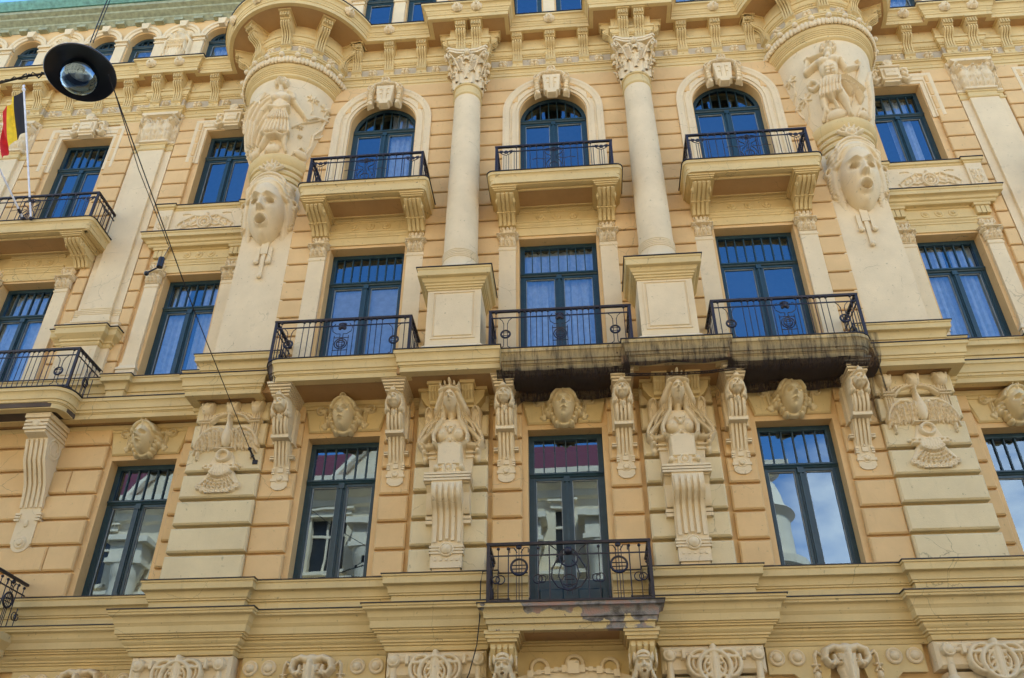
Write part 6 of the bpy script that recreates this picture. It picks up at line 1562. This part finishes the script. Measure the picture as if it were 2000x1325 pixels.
# ------------------------------------------------------------------ debris net under the stained balconies
def net():
    g = G(); xs = np.linspace(-1.20, 5.72, 80); prof = []
    V = []; n = 15
    for i, x in enumerate(xs):
        e = min((x+1.20)/.9, (5.72-x)/.7, 1); e = max(e, 0)
        pier = 1 if 1.15 < x < 3.1 else 0
        yf = -1.13-.14*pier; w = .012*math.sin(x*9)+.008*math.sin(x*23)
        sag = .10*math.sin(PI*min(1, max(0, (x-.0)/6)))
        zc = 9.97-.05*math.sin(x*3.1)**2
        line = [(yf-.0+w, 10.42), (yf+.0+w, 10.30), (yf+.05+w, 10.15), (yf+.08, 10.06), (yf+.09, 10.0), (yf+.16, zc+.01), (-.95, zc-.02), (-.80, zc-.05-.02*math.sin(x*5)), (-.65, zc-.06), (-.5, zc-.05), (-.38, zc-.02)]
        drop = 0
        if x < -.8: drop = (-.8-x)/.4
        if x > 5.2: drop = (x-5.2)/.5
        line += [(-.34, zc-.05-.35*drop), (-.30, zc-.1-.5*drop), (-.26, zc-.12-.62*drop), (-.22, zc-.14-.7*drop)]
        V += [(float(x), y, z) for y, z in line]
    g.add(V, [(i*n+j, (i+1)*n+j, (i+1)*n+j+1, i*n+j+1) for i in range(79) for j in range(n-1) if not (1.25 < xs[i] < 3.0 and j > 4)]); return g.mesh('debris_net', 'net', 60)
D = thing('debris_net', 'torn dark debris net stretched under the soot-stained middle balcony', 'net', me=None)
link('net_sheet', net(), D)
ropes = [([(1.15, -.97, 9.84), (1.6, -.95, 9.84), (2.1, -.93, 9.84), (2.7, -.95, 9.84), (3.15, -.97, 9.88)], .03), ([(-1.2, -1.14, 10.42), (-1.1, -1.0, 10.0), (-.98, -.6, 9.5), (-.95, -.4, 9.2)], .022), ([(5.7, -.9, 10.4), (5.72, -.8, 9.9), (5.85, -.5, 9.55)], .018)]
for pts, r_ in ropes: link('net_rope', G().tube(pts, r_, 6).mesh('net_rope', 'net', 60), D)

# thin cable down the front of the lowest balcony
g = G(); g.tube([(-1.22, -.3, 6.5), (-1.44, -.5, 6.42), (-1.46, -.6, 6.2), (-1.46, -.62, 5.6), (-1.50, -.60, 5.2), (-1.62, -.5, 4.8), (-1.9, -.45, 4.2), (-2.0, -.4, 3.0)], .010, 5)
thing('hanging_cable', 'thin black cable hanging beside the lowest balcony', 'cable', me=g.mesh('hanging_cable', 'cable', 60))

# ------------------------------------------------------------------ flags on the left wing balcony
def pole(name, label, a, b, group='white flagpoles'):
    g = G(); g.tube([a, b], .022, 8); d = (Vector(b)-Vector(a)).normalized(); e = Vector(b)
    o = thing('flagpole', label, 'flagpole', me=None, group=group); link('pole_shaft', g.mesh('pole_shaft', 'white', 60), o)
    g = G(); g.ball(b, .045, 10, 7); g.ball(tuple(e+d*.09), (.03, .03, .05), 8, 6); link('finial', g.mesh('finial', 'white', 60), o)
    m = Vector(a)*.86+Vector(b)*.14; g = G(); g.tube([m-d*.06, m+d*.06], .035, 8); g.ball(tuple(Vector(a)), .05, 8, 6); link('clamp', g.mesh('clamp', 'iron', 40), o)
    return o
FA, FB = (-12.22, -.45, 15.13), (-12.70, -1.70, 18.20)
GA, GB = (-12.42, -.45, 15.15), (-12.56, -1.60, 15.75)
pole('flagpole', 'white pole carrying the black, yellow and red flag', FA, FB); pole('flagpole', 'bare white pole leaning left from the balcony rail', GA, GB)
g = G(); nu, nv = 36, 28; a = Vector(FB); b = Vector(FA).lerp(a, .64); V = []
for j in range(nv+1):
    v = j/nv; top = a.lerp(b, v*.92+.02)
    for i in range(nu+1):
        u = i/nu; w = u*.92; fold = .055*math.sin(u*14+v*3)*u**.5+.03*math.sin(u*25+v*6+1)*u
        x = top.x-.52*(1-math.exp(-u*1.7))-.05*math.sin(v*3)*u; z = top.z-.30*u-.42*u*u; y = top.y+fold+.18*u
        V.append((x, y, z))
F = []; I = []
for j in range(nv):
    for i in range(nu): F.append((j*(nu+1)+i, j*(nu+1)+i+1, (j+1)*(nu+1)+i+1, (j+1)*(nu+1)+i)); I.append(0 if i < nu/3 else 1 if i < nu*2/3 else 2)
g.V = [tuple(v) for v in V]; g.F = F; g.I = I
thing('flag', 'limp tricolour flag of black, yellow and red on its white pole', 'flag', me=g.mesh('flag', ['fblack', 'fyellow', 'fred'], 80))

# ------------------------------------------------------------------ street lamp hung over the street
LX, LY, LZ = -5.44, -8.2, 9.90
lamp = thing('hanging_street_lamp', 'black saucer-shaped street lamp with clear glass globe hung on wires', 'street lamp', (LX, LY, LZ)); lamp.scale = (.90, .90, .90); lamp.rotation_euler = (math.radians(-5), math.radians(-9), 0)
g = G(); g.lathe([(.43, 0), (.44, .012), (.435, .03), (.34, .075), (.22, .115), (.18, .13), (.17, .16), (.0, .165)], n=48); g.lathe([(.43, 0), (.34, .045), (.2, .075), (.17, .09), (0, .09)], n=48); link('lamp_shade', g.mesh('lamp_shade', 'black', 50), lamp)
g = G()
for k in range(5): g.lathe([(.14, .16+k*.03), (.185-.012*k, .165+k*.03), (.185-.012*k, .18+k*.03), (.14, .185+k*.03)], n=32)
g.lathe([(.14, .16), (.13, .33), (.06, .36), (0, .36)], n=32); link('lamp_housing', g.mesh('lamp_housing', 'lampgrey', 40), lamp)
g = G(); g.box(-.045, .045, -.02, .02, .35, .62); g.box(-.06, .06, -.03, .03, .56, .60); link('hanger_bracket', g.mesh('hanger_bracket', 'lampgrey'), lamp)
g = G(); g.lathe([(.215, .03), (.235, -.03), (.235, -.10), (.20, -.19), (.12, -.25), (0, -.27)], n=32); link('glass_globe', g.mesh('glass_globe', 'bulb', 60), lamp)
g = G(); g.lathe([(0, -.12), (.04, -.10), (.055, -.05), (.04, .02), (.03, .08)], n=16); g.lathe([(.15, .05), (.12, .02), (.05, .06)], n=24); link('light_bulb', g.mesh('light_bulb', 'bead', 60), lamp)
def wire(name, label, pts, r=.008):
    g = G(); g.tube(pts, r, 5); return thing(name, label, 'cable', me=g.mesh(name, 'cable', 60), group='wires of the street lamp')
top = Vector((LX-.05, LY, LZ+.60))
g = G(); g.tube([top, top+Vector((-.03, 0, 1.2)), top+Vector((-.1, .4, 6.5))], .007, 5); g.tube([top+Vector((.03, .01, 0)), top+Vector((.0, .01, 1.2))], .006, 5)
thing('suspension_wire', 'wire holding the saucer lamp from above', 'wire', me=g.mesh('suspension_wire', 'cable', 60), group='wires of the street lamp')
g = G(); P = [Vector((LX-.40, LY, LZ+.06)), Vector((LX-.7, LY, LZ+.02)), Vector((LX-1.3, LY, LZ-.16)), Vector((LX-5, LY, LZ-1.0))]; g.tube(P, .014, 6)
rr = random.Random(5); 
for q in range(2): g.tube([P[0].lerp(P[1], t)+Vector((0, rr.uniform(-.03, .03), rr.uniform(-.03, .03))) for t in np.linspace(0, 1, 12)]+[P[1].lerp(P[2], t)+Vector((0, rr.uniform(-.02, .02), rr.uniform(-.025, .025))) for t in np.linspace(.1, 1, 12)], .007, 5)
thing('power_cable', 'thick twisted cable running left from the saucer lamp', 'cable', me=g.mesh('power_cable', 'cable', 60), group=None)
A = Vector((LX+.36, LY, LZ-.05)); Bp = Vector((-5.90, -.40, 8.92)); 
g = G(); C0 = A.lerp(Bp, .5)+Vector((0, 0, -.10)); pts = [A.lerp(C0, t) for t in (0, .5)]+[C0]+[C0.lerp(Bp, t) for t in (.5, 1)]; g.tube(pts, .008, 5)
A2 = A+Vector((.01, 0, .0)); C2 = A.lerp(Bp, .33)+Vector((.0, 0, -.12)); g.tube([A2, A2.lerp(C2, .5)+Vector((-.03, 0, -.03)), C2], .006, 5)
thing('span_wire', 'long wire slanting from the saucer lamp down to the left peacock pier', 'wire', me=g.mesh('span_wire', 'cable', 60), group=None)
d = (Bp-A).normalized(); g = G(); g.tube([Bp, Bp+Vector((.02, .1, -.06)), Bp+Vector((.06, .22, -.16))], .02, 6); g.ball(tuple(Bp), .035, 8, 6); g.ball(tuple(Bp+Vector((.03, .12, -.09))), .032, 8, 6); g.box(Bp.x+.02, Bp.x+.11, Bp.y+.18, Bp.y+.24, Bp.z-.22, Bp.z-.14)
thing('wire_anchor', 'dark turnbuckle anchoring the wire to the peacock pier', 'anchor', me=g.mesh('wire_anchor', 'cable', 60))
wp = A.lerp(Bp, .335)+Vector((0, 0, -.10)); g = G(); g.tube([wp, wp+Vector((-.05, 0, -.22))], .004, 4); 
q = wp+Vector((-.06, 0, -.30)); g.tube([q+Vector((0, 0, .09)), q+Vector((0, 0, -.07))], .042, 10); g.tube([q+Vector((0, 0, -.06)), q+Vector((-.14, 0, -.15))], .012, 5); g.ball(tuple(q+Vector((-.16, 0, -.17))), .034, 8, 6)
thing('cable_sensor', 'small dark cylinder with a knob dangling from the slanting wire', 'sensor', me=g.mesh('cable_sensor', 'black', 50))

# ------------------------------------------------------------------ street and the houses opposite (seen in the window panes)
def structure(name, g, mat, **k): return link(name, g.mesh(name, mat), None, kind='structure', **k)
g = G().add([(-600, -600, -.13), (600, -600, -.13), (600, 600, -.13), (-600, 600, -.13)], [(0, 1, 2, 3)]); structure('ground', g, 'paving')
g = G().add([(-300, -16, -.124), (300, -16, -.124), (300, -2.8, -.124), (-300, -2.8, -.124)], [(0, 1, 2, 3)]); structure('road', g, 'asphalt')
g = G().box(-300, 300, -2.8, 0, -.12, 0); g.box(-300, 300, -19, -16, -.12, 0); structure('pavement', g, 'paving')
OY = -19
O = thing('opposite_house', 'ivory house across the street with a red roof, gable and columns', 'house')
def opart(name, g, mat, smooth=None, parent=None): return link(name, g.mesh(name, mat, smooth), parent or O)
hs = []
ox = [-21, -17.6, -14.2, -10.8, -7.4, -4.0, -.6, 2.8, 6.0]
for x in ox:
    for z in (1.2, 5.4, 9.6, 13.6): hs.append((x-.65, x+.65, z, z+2.4))
g = G(); gm = G(); wall_with_holes(gm, -24, 8, 0, 17.5, 0, .5, hs); gm.V = [(x, OY-y, z) for x, y, z in gm.V]; opart('wall', gm, 'opp')
g = G().box(-24, 8, OY-12, OY-.9, 0, 17.4); opart('rear_block', g, 'opp')
for x0, x1, z0, z1 in hs:
    g = G().box(x0, x1, OY-.32, OY-.28, z0, z1); w = opart('window', g, 'oppglass')
    g = G(); g.box((x0+x1)/2-.05, (x0+x1)/2+.05, OY-.28, OY-.22, z0, z1); g.box(x0, x1, OY-.27, OY-.21, z0+1.6, z0+1.7); opart('window_bars', g, 'opptrim', parent=w)
    g = G(); g.box(x0-.2, x1+.2, OY, OY+.12, z1+.02, z1+.28); g.box(x0-.3, x1+.3, OY, OY+.25, z1+.28, z1+.38); g.box(x0-.2, x1+.2, OY, OY+.18, z0-.15, z0); opart('window_surround', g, 'opptrim')
for z, d in ((4.3, .3), (8.6, .35), (12.8, .35)): g = G(); g.sweep([(8, OY), (-24, OY)], [(0, z), (.1, z), (.15, z+.15), (d, z+.3), (d, z+.45), (0, z+.5)]); opart('string_course', g, 'opptrim')
g = G(); g.sweep([(8, OY-.1), (8, OY), (-24, OY)], [(0, 16.4), (.15, 16.5), (.2, 16.8), (.7, 17.1), (.9, 17.25), (.9, 17.5), (0, 17.6)]); opart('eaves_cornice', g, 'opptrim')
for x in (-19.3, -15.9, -12.5, -9.1, -5.7, -2.3, 1.1, 4.4):
    g = G(); g.lathe([(.45, 8.9), (.45, 9.3), (.36, 9.45), (.33, 13.4), (.36, 13.5), (.36, 13.6), (.42, 13.7), (.5, 14.1), (.52, 14.3)], x, OY+.45, 24); g.box(x-.6, x+.6, OY, OY+1.0, 14.3, 14.5); g.box(x-.5, x+.5, OY, OY+.95, 14.5, 15.2); g.box(x-.75, x+.75, OY, OY+1.2, 15.2, 15.45); g.box(x-.6, x+.6, OY, OY+1, 8.5, 8.9); opart('column', g, 'opptrim', 50)
g = G(); g.add([(-24, OY+.5, 17.6), (8, OY+.5, 17.6), (8, OY-5, 21.5), (-24, OY-5, 21.5), (-24, OY-11, 17.6), (8, OY-11, 17.6)], [(0, 1, 2, 3), (3, 2, 5, 4), (0, 3, 4), (1, 5, 2)]); opart('roof', g, 'redroof')
for cx, hw, hz in ((-6.2, 4.4, 22.4), (-17, 3.6, 21.4)):
    g = G(); g.add([(cx-hw, OY+.15, 17.4), (cx+hw, OY+.15, 17.4), (cx, OY+.15, hz), (cx-hw, OY-5, 17.4), (cx+hw, OY-5, 17.4), (cx, OY-5, hz)], [(0, 1, 2), (0, 2, 5, 3), (1, 4, 5, 2)]); opart('gable', g, 'opp')
    for s in (-1, 1): g = G(); g.tube([(cx+s*(hw+.3), OY+.25, 17.2), (cx, OY+.25, hz+.15)], .2, 6); opart('gable_coping', g, 'opptrim')
    for s in (-1, 1): g = G(); g.add([(cx+s*(hw+.4), OY+.1, 17.45), (cx, OY+.1, hz+.35), (cx, OY-5, hz+.35), (cx+s*(hw+.4), OY-5, 17.45)], [(0, 1, 2, 3)]); opart('gable_roof', g, 'redroof')
g = G(); g.lathe([(1.3, 8.5), (1.5, 9), (1.5, 12.6), (1.8, 12.9), (1.8, 13.2), (1.35, 13.3), (1.3, 15.0), (1.6, 15.3), (1.3, 15.6), (1.0, 16.6), (.4, 17.4), (.15, 18.2), (0, 18.6)], 7.6, OY+.2, 28); opart('corner_turret', g, 'opptrim', 40)
Q = thing('low_house', 'lower cream house across the street beyond the corner turret', 'house')
hs = [(x-.6, x+.6, z, z+1.9) for x in (12, 15, 18, 21, 24) for z in (1.2, 4.8)]
gm = G(); wall_with_holes(gm, 9.5, 27, 0, 8.6, 0, .5, hs); gm.V = [(x, OY-y, z) for x, y, z in gm.V]; link('wall', gm.mesh('wall', 'opp'), Q)
g = G().box(9.5, 27, OY-10, OY-.9, 0, 8.5); link('rear_block', g.mesh('rear_block', 'opp'), Q)
for x0, x1, z0, z1 in hs: link('window', G().box(x0, x1, OY-.3, OY-.26, z0, z1).mesh('window', 'oppglass'), Q)
g = G().add([(9.3, OY+.4, 8.6), (27.2, OY+.4, 8.6), (27.2, OY-5, 10.5), (9.3, OY-5, 10.5), (9.3, OY-10.4, 8.6), (27.2, OY-10.4, 8.6)], [(0, 1, 2, 3), (3, 2, 5, 4), (0, 3, 4), (1, 5, 2)]); link('roof', g.mesh('roof', 'redroof'), Q)
